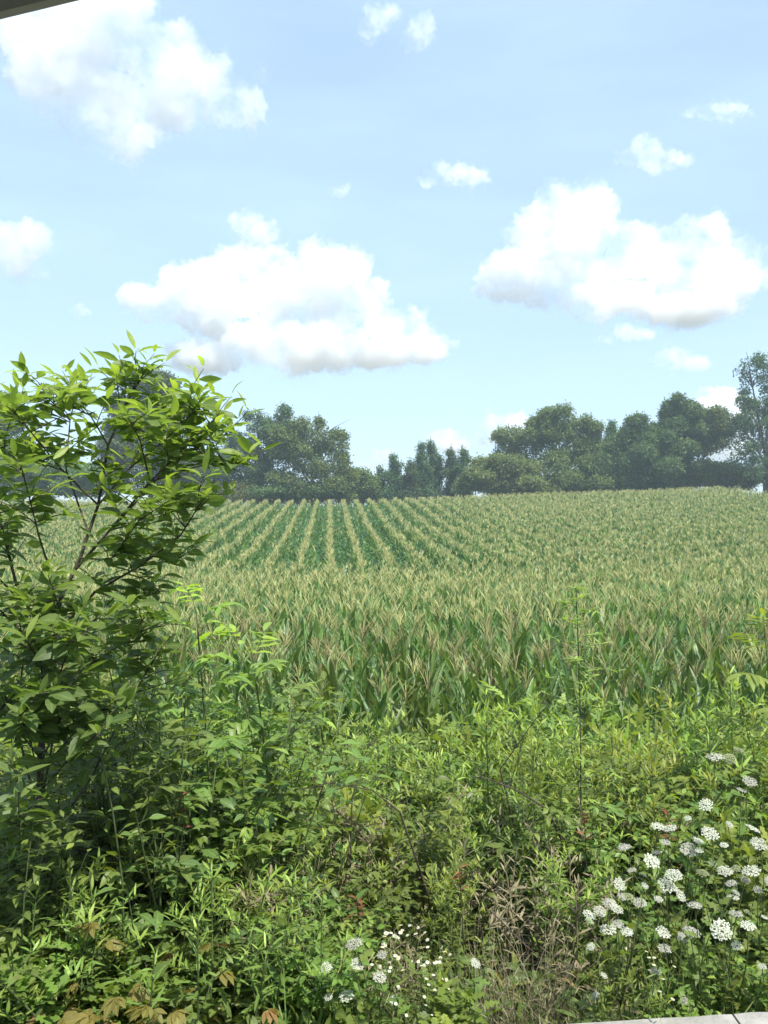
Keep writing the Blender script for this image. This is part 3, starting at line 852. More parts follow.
def top_py(px, d):
    return (np.interp(d, *PYT) + np.interp(px, *DYX) * np.interp(d, [2.8, 4.5], [.45, 1])
            + np.interp(px, [300, 330, 470, 490, 575, 600], [0, 34, 34, 0, 0, 62]) * np.interp(d, [2.8, 3.0, 3.4, 3.9, 4.5], [.6, 1, 1.25, .7, 0])
            - np.interp(px, [195, 262], [1, 0]) * np.interp(d, [2.8, 3.0, 3.3, 4.0, 4.8], [15, 95, 125, 85, 20]))


def top_z(px, d):
    py = top_py(px, d)
    return CAMZ - (py - HY) * d / F


def place(name, protos, label, cat, px, d, top=None, rng=R, group=None, hnat=1.0, smin=.5, smax=1.5, py_top=None):
    x = (px - CX) * d / F; gz = float(ground_z(x, d))
    zt = top if top is not None else (CAMZ - (py_top - HY) * d / F if py_top is not None else top_z(px, d))
    sc = float(np.clip((zt - gz) / hnat, smin, smax))
    return thing(name, protos, label, cat, (x, d, gz), rng.uniform(0, 6.28), sc, group, (rng.normal(0, .05), rng.normal(0, .05)))


def build_weeds():
    rng = np.random.default_rng(77)
    G = [built(p_goldenrod(rng, 4, 1.5)) for _ in range(4)] + [built(p_goldenrod(rng, 4, 1.5, True)) for _ in range(3)]
    Gd = [recolour(g, foliage='dark_weed') for g in G[:4]]
    Gf = [built(p_goldenrod(rng, 5, .8, False, .75)) for _ in range(3)]
    B = [built(p_bush(rng, 1.1, 11, 'bush', True, .52, .70)) for _ in range(4)]; Bs = [built(p_bush(rng, .6, 10, 'bush', True, .56, .60)) for _ in range(3)]
    Bb = [built(p_bush(rng, 1.1, 10, 'dark_weed', False, .50, 1.0)) for _ in range(3)]
    RW = [built(p_ragweed(rng, 1.2)) for _ in range(3)]; RWs = [built(p_ragweed(rng, .5, 4)) for _ in range(2)]
    CR = [built(p_creeper(rng, .8, 84, 'creeper', .04, .66)) for _ in range(4)]
    SA = [built(p_sapling(rng)) for _ in range(3)]
    GR = [built(p_grass(rng)) for _ in range(3)]
    ST = [built(p_straw(rng)) for _ in range(3)]
    FB = [built(p_fleabane(rng)) for _ in range(4)]
    kinds = {   # name, meshes, natural height, category, words
        'gold': ('goldenrod_clump', G, 1.5, 'weed', 'narrow-leaved goldenrod with pale tips'),
        'dark': ('willow_weed', Gd, 1.5, 'weed', 'dark weed with willow-like leaves'),
        'fine': ('slender_weed', Gf, .8, 'weed', 'slender fine-leaved green weed clump'),
        'bush': ('bramble', B, 1.1, 'bush', 'arching bramble with leaves in threes'),
        'low': ('bramble', Bs, .6, 'bush', 'low bramble with small leaves in threes'),
        'broad': ('broadleaf_weed', Bb, 1.1, 'weed', 'bushy dark weed with single oval leaves'),
        'rag': ('ragweed', RW, 1.2, 'weed', 'bright green ragweed with jagged leaves'),
        'rags': ('ragweed', RWs, .5, 'weed', 'short bright ragweed with jagged leaves'),
        'creep': ('creeper', CR, .8, 'creeper', 'rambling five-fingered creeper, a few leaves red'),
        'sap': ('sapling', SA, 1.5, 'sapling', 'young feathery-leaved sapling'),
        'grass': ('grass_tuft', GR, .5, 'grass tuft', 'tuft of long thin green grass'),
        'straw': ('straw_clump', ST, .9, 'dry grass', 'clump of dry brown straw stalks'),
        'flea': ('fleabane', FB, .98, 'flower', 'fleabane with many tiny white daisies'),
    }
    zone = ['in the shade under the broad-leaved shrub', 'in the thicket between the broad-leaved shrub and the dry straw', 'in the thicket above and around the dry straw', 'among and behind the white lace flowers on the kerb side']
    mix = {
        (0, 0): dict(creep=.28, low=.12, fine=.46, broad=.06, rags=.08), (0, 1): dict(bush=.28, creep=.22, gold=.28, broad=.16, sap=.06), (0, 2): dict(bush=.35, gold=.3, broad=.2, rag=.15),
        (1, 0): dict(fine=.34, low=.26, creep=.18, grass=.14, rags=.08), (1, 1): dict(gold=.40, bush=.22, dark=.22, broad=.09, straw=.07), (1, 2): dict(gold=.58, rag=.12, bush=.16, straw=.14),
        (2, 0): dict(straw=.60, grass=.14, fine=.26), (2, 1): dict(dark=.5, gold=.3, bush=.12, straw=.08), (2, 2): dict(gold=.62, rag=.25, bush=.1, sap=.03),
        (3, 0): dict(grass=.30, fine=.42, low=.16, rags=.12), (3, 1): dict(bush=.27, gold=.35, fine=.15, rag=.17, straw=.06), (3, 2): dict(rag=.30, gold=.47, bush=.2, sap=.03),
    }
    d = 2.93; row = 0
    while d < 7.35:
        step = .28 if d < 3.6 else .36
        px0, px1 = -90, 860
        n = int((px1 - px0) / F * d / step)
        for i in range(n):
            px = px0 + (px1 - px0) * (i + .5 * (row % 2) + rng.uniform(-.35, .35)) / n
            dd = d + rng.uniform(-.12, .12)
            z = 0 if px < 235 else 1 if px < 455 else 2 if px < 590 else 3
            dz = 0 if dd < 3.45 else 1 if dd < 5.0 else 2
            mx = mix[z, dz]; k = rng.choice(list(mx), p=np.array(list(mx.values())) / sum(mx.values()))
            nm, ms, hn, cat, words = kinds[k]
            depth_words = ('at the front ', '', 'at the back near the corn ')[dz]
            lab = f'{words}, {depth_words}{zone[z]}'
            lw = lab.split(' ')
            jit = rng.normal(0, 16 if dd > 4 else 22)
            py = top_py(px, dd) + jit * (1.5 if dd > 3.6 else 1.1) - 2
            place(nm, ms[rng.integers(len(ms))], short_label(words, dz, z), cat, px, dd, py_top=py, rng=rng, hnat=hn, smin=.42, smax=1.2 if (z == 3 and dz == 0) else 1.5,
                  group=f'{words} {depth_words}{zone[z]}'[:110])
        d += .26 if d < 3.6 else .34; row += 1

    # ---- plants one can point at
    place('sapling', built(p_sapling(rng, 1.9, 22)), 'tallest feathery-leaved sapling, beside the broad-leaved shrub, reaching over the corn', 'sapling', 222, 3.9, py_top=600, hnat=1.95, rng=rng)
    place('sapling', built(p_sapling(rng, 1.8, 20, lean=(.12, 0))), 'light green sapling with one bright shoot leaning towards the corn, next to the shrub', 'sapling', 262, 4.2, py_top=640, hnat=1.85, rng=rng)
    place('sapling', built(p_sapling(rng, 1.8, 18, 'ragweed')), 'bright yellow-green sapling standing up against the corn at the right edge', 'sapling', 752, 5.0, py_top=628, hnat=1.85, rng=rng, smax=1.6)
    place('goldenrod_clump', G[5], 'broad bushy goldenrod mound standing highest in the middle of the thicket', 'weed', 474, 4.9, py_top=688, hnat=1.5, rng=rng, smax=1.6)
    place('goldenrod_clump', G[6], 'bushy pale goldenrod just right of the tall dark-stemmed weed', 'weed', 632, 4.7, py_top=712, hnat=1.5, rng=rng, smax=1.6)
    place('ragweed', RWs[0], 'bright green ragweed spreading low along the bottom edge under the shrub', 'weed', 112, 2.86, py_top=985, hnat=.5, rng=rng, smax=.95)
    place('ragweed', RWs[1], 'bright green ragweed low by the bottom edge in front of the straw', 'weed', 462, 2.86, py_top=985, hnat=.5, rng=rng, smax=.8)
    place('ragweed', RWs[1], 'bright low ragweed in the bottom corner beneath the shrub', 'weed', 12, 2.86, py_top=960, hnat=.5, rng=rng, smax=1.3)
    Ys = built(p_creeper(rng, .5, 30, 'yellow', .25))
    place('creeper', Ys, 'creeper sprig with yellow and pinkish leaves near the bottom edge under the shrub', 'creeper', 78, 2.80, py_top=948, hnat=.5, rng=rng)
    place('creeper', Ys, 'creeper sprig with yellowing leaves low at the bottom edge towards the leftmost lace flowers', 'creeper', 165, 2.80, py_top=962, hnat=.5, rng=rng, smax=1.2)
    Lb = built(p_bush(rng, .9, 6, 'ragweed', False, .5, 1.25))
    place('broadleaf_weed', Lb, 'bright yellow-green oval-leaved weed at the left edge under the shrub', 'weed', 8, 2.95, py_top=905, hnat=.9, rng=rng)
    place('slender_weed', recolour(Gf[0], foliage='ragweed'), 'pale upright weed clump in front of the shaded creepers under the shrub', 'weed', 180, 3.0, py_top=868, hnat=.8, rng=rng, smax=1.6)
    place('slender_weed', recolour(Gf[1], foliage='sapling'), 'pale spiky weed standing alone left of the small white daisies', 'weed', 312, 3.05, py_top=866, hnat=.8, rng=rng, smax=1.6)
    place('slender_weed', recolour(Gf[2], foliage='ragweed'), 'pale green weed growing over the kerb below the lace flowers', 'weed', 636, 2.84, py_top=940, hnat=.8, rng=rng)
    for px, py, d, lab in ((575, 812, 4.1, 'rusty orange dead sprig beside the tall dark-stemmed weed'), (372, 898, 3.3, 'rusty brown dead leaf sprig above the middle lace flowers'), (168, 796, 3.4, 'small red leafed sprig in the shade of the shrub'), (664, 812, 3.85, 'rust red sprig just above a wide white lace head'), (462, 868, 3.5, 'tiny orange leafed sprig over the dry straw')):
        place('dead_sprig', built(p_creeper(rng, .30, 12, 'rust', .3, .7)), lab, 'dead plant', px, d, py_top=py, hnat=.30, rng=rng, smin=.9, smax=9) if False else sprig(px, py, d, lab, rng)
    for px, d, py in ((262, 6.3, 730), (285, 6.5, 722), (308, 6.6, 718), (420, 6.5, 722), (345, 6.6, 720), (440, 6.2, 726)):
        place('straw_clump', ST[rng.integers(3)], 'clump of dry tan weeds at the foot of the first corn row', 'dry grass', px, d, py_top=py, hnat=.9, rng=rng, smax=2.0, group='dry tan weeds at the foot of the corn')
    for px, d, py in ((505, 3.0, 905), (530, 3.05, 900), (545, 2.95, 925), (560, 3.1, 920), (485, 3.1, 915), (520, 2.9, 940)):
        place('straw_clump', ST[rng.integers(3)], 'dry brown straw stalks standing in the bare patch by the kerb', 'dry grass', px, d, py_top=py, hnat=.9, rng=rng, group='dry straw in the bare patch by the kerb')
    Bl = [built(p_bush(rng, 1.6, 15, 'sapling', False, .5, .9)) for _ in range(3)]
    for px, d, py, lab in ((112, 3.45, 640, 'leafy oval-leaved bush pressed against the forked shrub'), (165, 3.6, 628, 'leafy oval-leaved bush between the forked shrub and the tallest sapling'), (205, 3.8, 660, 'oval-leaved bush at the foot of the tallest sapling'),
                           (30, 3.0, 765, 'oval-leaved bush hiding the foot of the forked shrub'), (238, 4.4, 672, 'oval-leaved bush under the bright leaning sapling')):
        place('broadleaf_bush', Bl[rng.integers(3)], lab, 'bush', px, d, py_top=py, hnat=1.6, rng=rng, smax=1.5)
    for px, d, py, k in ((440, 5.4, 716, 0), (505, 5.2, 702, 1), (548, 5.6, 708, 2), (598, 5.0, 700, 3), (655, 5.2, 692, 4), (694, 5.6, 688, 5), (728, 5.0, 680, 6), (762, 4.8, 690, 0), (310, 5.8, 722, 1), (372, 5.6, 728, 2)):
        place('goldenrod_clump', G[k], 'tall narrow-leaved goldenrod rising above the weeds against the corn', 'weed', px, d, py_top=py, hnat=1.5, rng=rng, smax=1.7, group='tallest goldenrods against the corn')
    Dw = [recolour(g, foliage='straw', stem='straw') for g in (Gf + G[:2])]
    for q in range(26):
        px = rng.uniform(215, 700); d = rng.uniform(3.2, 5.8); k = rng.integers(5)
        place('dead_weed', Dw[k], 'dry brown standing stalk with withered narrow leaves, scattered through the green thicket', 'dead plant', px, d, py_top=top_py(px, d) + rng.normal(8, 16), hnat=.8 if k < 3 else 1.5, rng=rng, smax=1.9, group='dry brown stalks scattered through the thicket')
    # fleabanes
    for (px, py, d, lab) in ((398, 880, 3.1, 'fleabane with the highest tiny white daisies, left of the straw'), (412, 905, 3.15, 'fleabane between the highest daisies and the straw, its heads loosely spread'),
                             (440, 910, 3.0, 'fleabane with many tiny white daisies closest to the straw'), (428, 930, 2.95, 'fleabane in the middle of the daisy patch'), (455, 958, 2.9, 'lowest fleabane in front of the straw'),
                             (640, 905, 3.0, 'creamy fleabane under the lace heads nearest the kerb'), (385, 925, 2.95, 'fleabane beside the middle lace flowers')):
        place('fleabane', FB[rng.integers(4)], lab, 'flower', px, d, py_top=py, hnat=.98, rng=rng)
    # seedlings on the kerb
    def seedling(px, d, h, lab, m='ragweed'):
        lf = MB(); st = MB(); st.tube([(0, 0, -.03), (0, 0, h * .5)], [.003, .002], 4)
        for i in range(6):
            D = dirv(i * 2.4, rng.uniform(.5, 1.3)); lf.inst(pick(ELL, rng), (0, 0, h * (.15 + .07 * i)), D, frame_up(D, rng)[0], h * .5, h * .22, rng.uniform(.5, 1))
        x = (px - CX) * d / F
        thing('seedling', built([('stem', st, 'stem'), ('foliage', lf, m)]), lab, 'plant', (x, d, float(ground_z(x, d))))
    seedling(677, 2.83, .26, 'seedling with one big upright oval leaf just behind the kerb')
    seedling(735, 2.86, .22, 'small leafy seedling behind the kerb near the right edge')
    seedling(600, 2.84, .22, 'small leafy seedling at the end of the visible kerb')
    place('grass_tuft', GR[0], 'tuft of arching pale grass bending over the kerb', 'grass tuft', 655, 2.85, py_top=960, hnat=.5, rng=rng, smax=1.6)
    place('grass_tuft', GR[1], 'thin grass tuft behind the kerb under the right-hand lace flowers', 'grass tuft', 715, 2.9, py_top=965, hnat=.5, rng=rng, smax=1.6)

    # ---- white lace flowers
    lace = [
        ([(716, 756, 1.0), (730, 757, .7, 's'), (738, 750, .6, 's')], 4.3, 'highest lace flower plant, one white and two closed green heads, up against the corn'),
        ([(749, 780, .8), (741, 790, .6)], 4.0, 'lace flower plant with two small heads near the right edge below the closed green ones'),
        ([(706, 803, .8)], 4.1, 'lace flower with a single flat head standing apart above the others'),
        ([(751, 828, .9), (758, 842, .95)], 3.7, 'lace flower plant with two flat heads close together at the right edge'),
        ([(658, 826, .85), (671, 828, .8)], 3.7, 'lace flower plant with two wide flat heads touching, under the rust red sprig'),
        ([(709, 832, 1.0), (689, 848, 1.1), (697, 840, .7)], 3.6, 'lace flower plant with three large white heads in the upper middle of the patch'),
        ([(650, 859, .95), (642, 875, .5)], 3.5, 'lace flower plant with one round white head and one small bud, left in the patch'),
        ([(674, 874, 1.0), (666, 884, 1.15), (679, 894, .7)], 3.4, 'lace flower plant with three heads overlapping in the heart of the patch'),
        ([(712, 863, .5, 's'), (702, 873, .8, 's')], 3.35, 'lace flower plant with only closed round green heads'),
        ([(725, 870, .95), (732, 883, .7), (733, 897, .75)], 3.4, 'lace flower plant with three heads one below the other'),
        ([(752, 870, 1.05), (758, 889, .55)], 3.3, 'lace flower plant with a lacy cupped head and a small one at the right edge'),
        ([(628, 897, .8, 's'), (640, 902, .8), (609, 903, .9), (599, 910, .8), (588, 914, .8)], 3.1, 'lace flower plant leaning left with a row of heads stepping down to the straw'),
        ([(609, 929, 1.05), (627, 931, .7)], 3.05, 'lace flower plant with two heads beside the dark gap near the straw'),
        ([(695, 905, .9), (691, 931, 1.0), (680, 937, .4)], 3.15, 'lace flower plant with a greyish shaded head over a bright one'),
        ([(662, 931, .85), (664, 948, .8), (656, 971, .65)], 3.0, 'lace flower plant with three heads hanging down towards the kerb'),
        ([(736, 914, .8), (721, 926, 1.2), (737, 944, .6)], 3.1, 'lace flower plant with one very broad head low at the right'),
        ([(603, 975, .45), (596, 995, .5)], 2.95, 'small shaded lace flower plant low beside the straw at the kerb end'),
        ([(762, 966, .5)], 2.95, 'little lace flower alone low by the right edge'),
        ([(355, 943, 1.0), (356, 963, .85)], 2.98, 'lace flower plant with two large heads in the middle of the bottom edge'),
        ([(327, 966, .7), (329, 996, .5)], 2.95, 'leftmost lace flower plant with two small heads'),
        ([(382, 954, .6), (379, 976, .8)], 2.95, 'lace flower plant with two loose heads next to the tiny daisies'),
        ([(347, 995, .95)], 2.9, 'lace flower with one flat head near the bottom edge, below the two large heads'),
        ([(393, 999, .6)], 2.9, 'lace flower with one small head near the bottom edge, below the tiny daisies'),
        ([(474, 962, .65)], 2.95, 'lace flower with a single round head in front of the dry straw'),
    ]
    for hs, d, lab in lace:
        heads = []; d = max(2.88, d * .955)
        for h in hs:
            dj = d + rng.uniform(-.06, .06)
            heads.append((P(h[0], h[1], dj), .0104 * h[2] * d, 'seed' if len(h) > 3 else 'petal'))
        for h in hs:
            for q_ in range(rng.integers(0, 3) if len(h) == 3 and h[0] > 560 else 0):
                q = (h[0] + rng.normal(0, 27), h[1] + rng.uniform(-26, 40))
                if q[1] < 1000: heads.append((P(q[0], q[1], d + rng.uniform(-.08, .05)), .0105 * h[2] * d * rng.uniform(.45, .8), 'petal' if rng.random() < .85 else 'seed'))
        bx = np.mean([h[0][0] for h in heads]) + rng.normal(.03, .05); by = max(d + rng.uniform(.02, .12), 2.82)
        p_lace(rng, (bx, by, float(ground_z(bx, by))), heads, lab)


ZW = ['under the shrub', 'between shrub and straw', 'around the dry straw', 'around the lace flowers']


def short_label(words, dz, z):
    return f"{words}, {('front', 'middle', 'back')[dz]} of weeds {ZW[z]}"


def sprig(px, py, d, lab, rng):
    x = (px - CX) * d / F; gz = float(ground_z(x, d)); h = CAMZ - (py - HY) * d / F - gz
    st, lf = MB(), MB()
    c = curve((0, 0, -.04), (rng.normal(0, .04), 0, h), rng, .03, 6); st.tube(c, [.004, .0015], 4)
    leaves_along(lf, c, .90, 1, 9, OVA, .045, .018, .4, rng, .5)
    thing('dead_sprig', built([('stem', st, 'twig'), ('foliage', lf, 'rust')]), lab, 'dead plant', (x, d, gz))


build_weeds()


def build_undergrowth():
    rng = np.random.default_rng(9)
    lf = MB(); n = 3600
    d = 2.82 + 4.7 * rng.random(n) ** 1.15; px = rng.uniform(-110, 880, n)
    x = (px - CX) * d / F; g = ground_z(x, d); tz = np.array([top_z(a, b) for a, b in zip(px, d)])
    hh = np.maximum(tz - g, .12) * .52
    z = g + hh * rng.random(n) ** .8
    bare = (px > 465) & (px < 575) & (d < 3.4)
    ok = ~bare | (rng.random(n) < .3)
    c = np.stack([x, d, z], 1)[ok]; k = 11
    q = np.repeat(c, k, 0) + rng.normal(0, .055, (len(c) * k, 3))
    D = rng.normal(0, 1, (len(q), 3)) * np.array([1, 1, .7]) + np.array([0, -.2, .15])
    v = np.clip(np.repeat(rng.normal(.4, .2, len(c)), k) + rng.normal(0, .12, len(q)), 0, 1)
    narrow = np.repeat(rng.random(len(c)) < .5, k)
    L = rng.uniform(.05, .09, len(q))
    N = np.array([0, -.15, 1]) + rng.normal(0, .5, (len(q), 3))
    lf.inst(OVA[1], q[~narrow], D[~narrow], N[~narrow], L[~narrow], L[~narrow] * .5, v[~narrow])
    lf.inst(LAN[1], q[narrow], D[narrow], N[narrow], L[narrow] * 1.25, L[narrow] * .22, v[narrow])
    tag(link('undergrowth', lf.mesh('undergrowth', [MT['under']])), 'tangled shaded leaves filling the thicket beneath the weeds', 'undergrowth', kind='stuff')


build_undergrowth()

# ------------------------------------------------------------------ the broad-leaved shrub, the tall bare weed, dead branches
def build_shrub():
    rng = np.random.default_rng(21)
    d0 = 3.25
    base = P(42, 930, d0); base[2] = float(ground_z(base[0], d0))
    tr, lf = MB(), MB()
    def pl(pts, dd=0.0):
        n = len(pts); return [P(px, py, d0 + dd * i / max(1, n - 1)) - base for i, (px, py) in enumerate(pts)]
    trunk = [np.array([0, 0, -.05])] + pl([(41, 860), (40, 780), (44, 690), (47, 640), (60, 600)])
    tr.tube(trunk, [.018, .017, .015, .014, .012, .011], 7)
    main = [
        (pl([(60, 600), (80, 558), (98, 505), (108, 445), (128, 400), (148, 366)], .05), .011),
        (pl([(75, 570), (110, 530), (150, 482), (188, 444), (222, 412)], -.15), .008),
        (pl([(50, 640), (95, 592), (140, 566), (180, 536), (204, 498)], -.25), .008),
        (pl([(44, 670), (20, 600), (5, 540), (-14, 470), (-20, 420)], .15), .010),
        (pl([(98, 505), (62, 470), (34, 436), (12, 408)], -.30), .006),
        (pl([(88, 532), (66, 470), (70, 420), (78, 386)], .30), .006),
        (pl([(98, 505), (130, 468), (152, 425), (168, 392)], .25), .006),
        (pl([(42, 720), (90, 665), (128, 640), (150, 610)], -.30), .007),
        (pl([(42, 740), (0, 690), (-40, 650)], .20), .007),
        (pl([(42, 770), (85, 720), (118, 700)], -.40), .006),
        (pl([(42, 760), (10, 720), (-10, 700)], -.35), .006),
        (pl([(20, 600), (-20, 560), (-60, 520)], .0), .007),
        (pl([(60, 600), (40, 540), (30, 500), (22, 470)], -.4), .006),
        (pl([(110, 530), (150, 520), (190, 505), (215, 480)], .3), .005),
        (pl([(80, 558), (110, 560), (140, 520), (170, 500)], -.45), .005),
        (pl([(108, 445), (90, 415), (62, 402)], -.2), .005),
        (pl([(150, 482), (140, 440), (128, 418)], -.35), .005),
        (pl([(30, 640), (0, 610), (-20, 590)], -.4), .005),
        (pl([(95, 592), (130, 600), (165, 590)], -.1), .005),
        (pl([(42, 800), (60, 700), (80, 640), (110, 600)], .3), .007),
        (pl([(42, 720), (62, 668), (70, 640)], -.5), .005),
        (pl([(44, 690), (40, 660), (25, 640)], -.5), .005),
        (pl([(42, 760), (60, 720), (52, 690)], -.5), .005),
        (pl([(42, 790), (30, 740), (20, 715)], -.5), .005),
        (pl([(42, 790), (75, 752), (100, 735)], -.45), .005),
        (pl([(50, 640), (60, 610), (48, 575)], -.4), .005),
        (pl([(42, 830), (15, 720), (25, 650), (15, 600)], -.3), .007),
        (pl([(41, 850), (90, 780), (130, 700), (160, 650)], -.2), .007),
        (pl([(41, 860), (20, 830), (18, 800)], -.6), .005),
        (pl([(120, 520), (165, 470), (205, 440), (232, 432)], .2), .005),
        (pl([(150, 482), (185, 470), (215, 462), (236, 470)], -.2), .005),
        (pl([(130, 468), (165, 440), (190, 415), (200, 400)], -.1), .005),
        (pl([(34, 436), (20, 420), (-10, 402)], .1), .005),
        (pl([(70, 420), (50, 400), (44, 392)], .1), .005),
        (pl([(22, 470), (-5, 450), (-30, 430)], -.2), .005),
        (pl([(62, 470), (30, 460), (0, 455)], .35), .005),
        (pl([(140, 566), (175, 560), (200, 545)], .2), .005),
    ]
    def leafy(c, n, t0, size, v0, v1):
        pos, D = leaves_along(MB(), c, t0, 1.0, n, ELL, .1, .05, lambda t: np.interp(t, [0, .8, 1], [.1, .35, .9]), rng, .5)
        for i in range(n):
            f = i / max(1, n - 1); L = size * rng.uniform(.55, 1.3) * (.85 if f > .8 else 1)
            dd = D[i] - np.array([0, 0, rng.uniform(0, .35)]) * (1 - f)
            lf.inst(pick(ELL, rng) if f < .6 else pick(LAN3, rng), pos[i] + D[i] * .012, dd, frame_up(unit(dd), rng, .45)[0], L * (1 if f < .6 else 1.1), L * rng.uniform(.40, .54) * (1 if f < .6 else .72), np.clip(v0 + (v1 - v0) * f ** 2 + rng.normal(0, .08), 0, 1))
    for c, r in main:
        c = np.array(c); tr.tube(c, [r * .8, r * .3], 5)
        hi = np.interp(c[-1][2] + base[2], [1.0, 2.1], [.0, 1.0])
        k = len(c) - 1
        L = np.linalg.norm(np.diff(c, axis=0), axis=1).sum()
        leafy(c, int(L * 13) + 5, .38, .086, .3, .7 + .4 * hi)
        for q in range(int(L * 9) + 3):
            t = rng.uniform(.30, .98) * k; i = min(k - 1, int(t)); s = c[i] * (1 - t + i) + c[i + 1] * (t - i)
            az = rng.uniform(0, 6.28); Lt = rng.uniform(.10, .24) * (1.15 - .4 * t / k)
            e = s + dirv(az, rng.uniform(.15, 1.1)) * Lt
            cc = curve(s, e, rng, .06, 4, .04); tr.tube(cc, [.0028, .0012], 4)
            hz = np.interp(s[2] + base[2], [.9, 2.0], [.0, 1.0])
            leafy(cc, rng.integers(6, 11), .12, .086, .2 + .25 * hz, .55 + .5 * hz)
    thing('shrub', built([('trunk', tr, 'bark'), ('foliage', lf, 'shrub')]), 'big broad-leaved shrub with a dark forked trunk rising above everything at the left', 'shrub', tuple(base))


build_shrub()


def build_accents():
    rng = np.random.default_rng(33)
    # tall bare weed
    d = 4.55; b = P(571, 900, d); b[2] = float(ground_z(b[0], d)); top = P(576, 588, d) - b
    st, lf = MB(), MB()
    c = curve((0, 0, -.05), top, rng, .03, 9); st.tube(c, [.0065, .0025], 5)
    for i in range(38):
        t = .34 + .65 * i / 37; s = top * t + (c[4] - top * .5) * math.sin(t * math.pi)
        az = i * 2.4; Lb = np.interp(t, [.34, .75, 1], [.16, .25, .07]); e = s + dirv(az, .25) * Lb
        cc = curve(s, e, rng, .04, 4, .06); st.tube(cc, [.0016, .0008], 3)
        leaves_along(lf, cc, .1, 1, 14, LAN, .065, .016, .3, rng, lambda t: .6 + .2 * t)
    thing('tall_weed', built([('stem', st, 'bark'), ('foliage', lf, 'sapling')]), 'tall thin weed with a dark straight stem and level leafy sprays, over the thicket', 'weed', tuple(b))
    def branch(pts, d, lab, r=.005):
        q = np.array([P(px, py, dd) for (px, py), dd in zip(pts, d)]); b = q[0].copy(); tr = MB(); c = q - b
        tr.tube(c, [r, r * .35], 5)
        tws = []
        for k in range(9):
            tw = MB(); tws.append(('twig', tw, 'twig'))
            i = rng.integers(1, len(c) - 1) if len(c) > 2 else 0; s = c[i] * .5 + c[min(i + 1, len(c) - 1)] * .5
            tw.tube(curve(s, s + dirv(rng.uniform(0, 6.28), rng.uniform(-.2, .9)) * rng.uniform(.08, .25), rng, .08, 4), [r * .35, r * .12], 3)
        thing('dead_branch', built([('limb', tr, 'twig')] + tws), lab, 'branch', tuple(b))
    branch([(575, 870), (548, 810), (520, 792), (492, 780), (470, 776)], [4.3, 4.2, 4.1, 4.05, 4.0], 'dark dead branch lying across the thicket left of the tall dark-stemmed weed', .007)
    branch([(430, 900), (400, 812), (372, 790), (330, 783), (300, 790)], [4.2, 4.1, 4.0, 3.95, 3.9], 'bare grey branch arching over the middle of the thicket', .006)
    branch([(350, 880), (352, 800), (362, 760), (376, 732)], [4.2, 4.2, 4.2, 4.2], 'thin bare branch pointing up towards the first corn row', .005)
    branch([(520, 850), (500, 770), (535, 720), (560, 690)], [4.6, 4.55, 4.5, 4.5], 'thin dead twig slanting up beside the bushy goldenrod mound', .005)
    branch([(490, 910), (520, 940), (548, 965), (566, 985)], [3.0, 2.95, 2.9, 2.88], 'pale dead stalk fallen across the dry straw', .003)


build_accents()

# ------------------------------------------------------------------ clouds: lumpy bodies of even, bright scattering vapour
def cloud_mat(dens=.045, scale=.010, lo=.42, hi=.60, rate=.35):
    m, nt, N, L = new_mat('cloud_vapour')
    tc = N.new('ShaderNodeTexCoord'); nz = N.new('ShaderNodeTexNoise')
    nz.inputs['Scale'].default_value = scale; nz.inputs['Detail'].default_value = 5; nz.inputs['Roughness'].default_value = .62
    L.new(tc.outputs['Object'], nz.inputs['Vector'])
    mr = N.new('ShaderNodeMapRange'); mr.interpolation_type = 'SMOOTHSTEP'
    mr.inputs[1].default_value = lo; mr.inputs[2].default_value = hi; mr.inputs[3].default_value = dens * .04; mr.inputs[4].default_value = dens
    L.new(nz.outputs['Fac'], mr.inputs[0])
    v = N.new('ShaderNodeVolumeScatter'); v.inputs['Color'].default_value = (.82, .842, .885, 1)
    L.new(mr.outputs[0], v.inputs['Density']); v.inputs['Anisotropy'].default_value = .3
    out = N.new('ShaderNodeOutputMaterial'); L.new(v.outputs[0], out.inputs['Volume'])
    m.cycles.volume_step_rate = rate
    return m


CLOUD = cloud_mat()
THIN = cloud_mat(.030, .014, .40, .62)
WISP = cloud_mat(.012, .014, .48, .70)


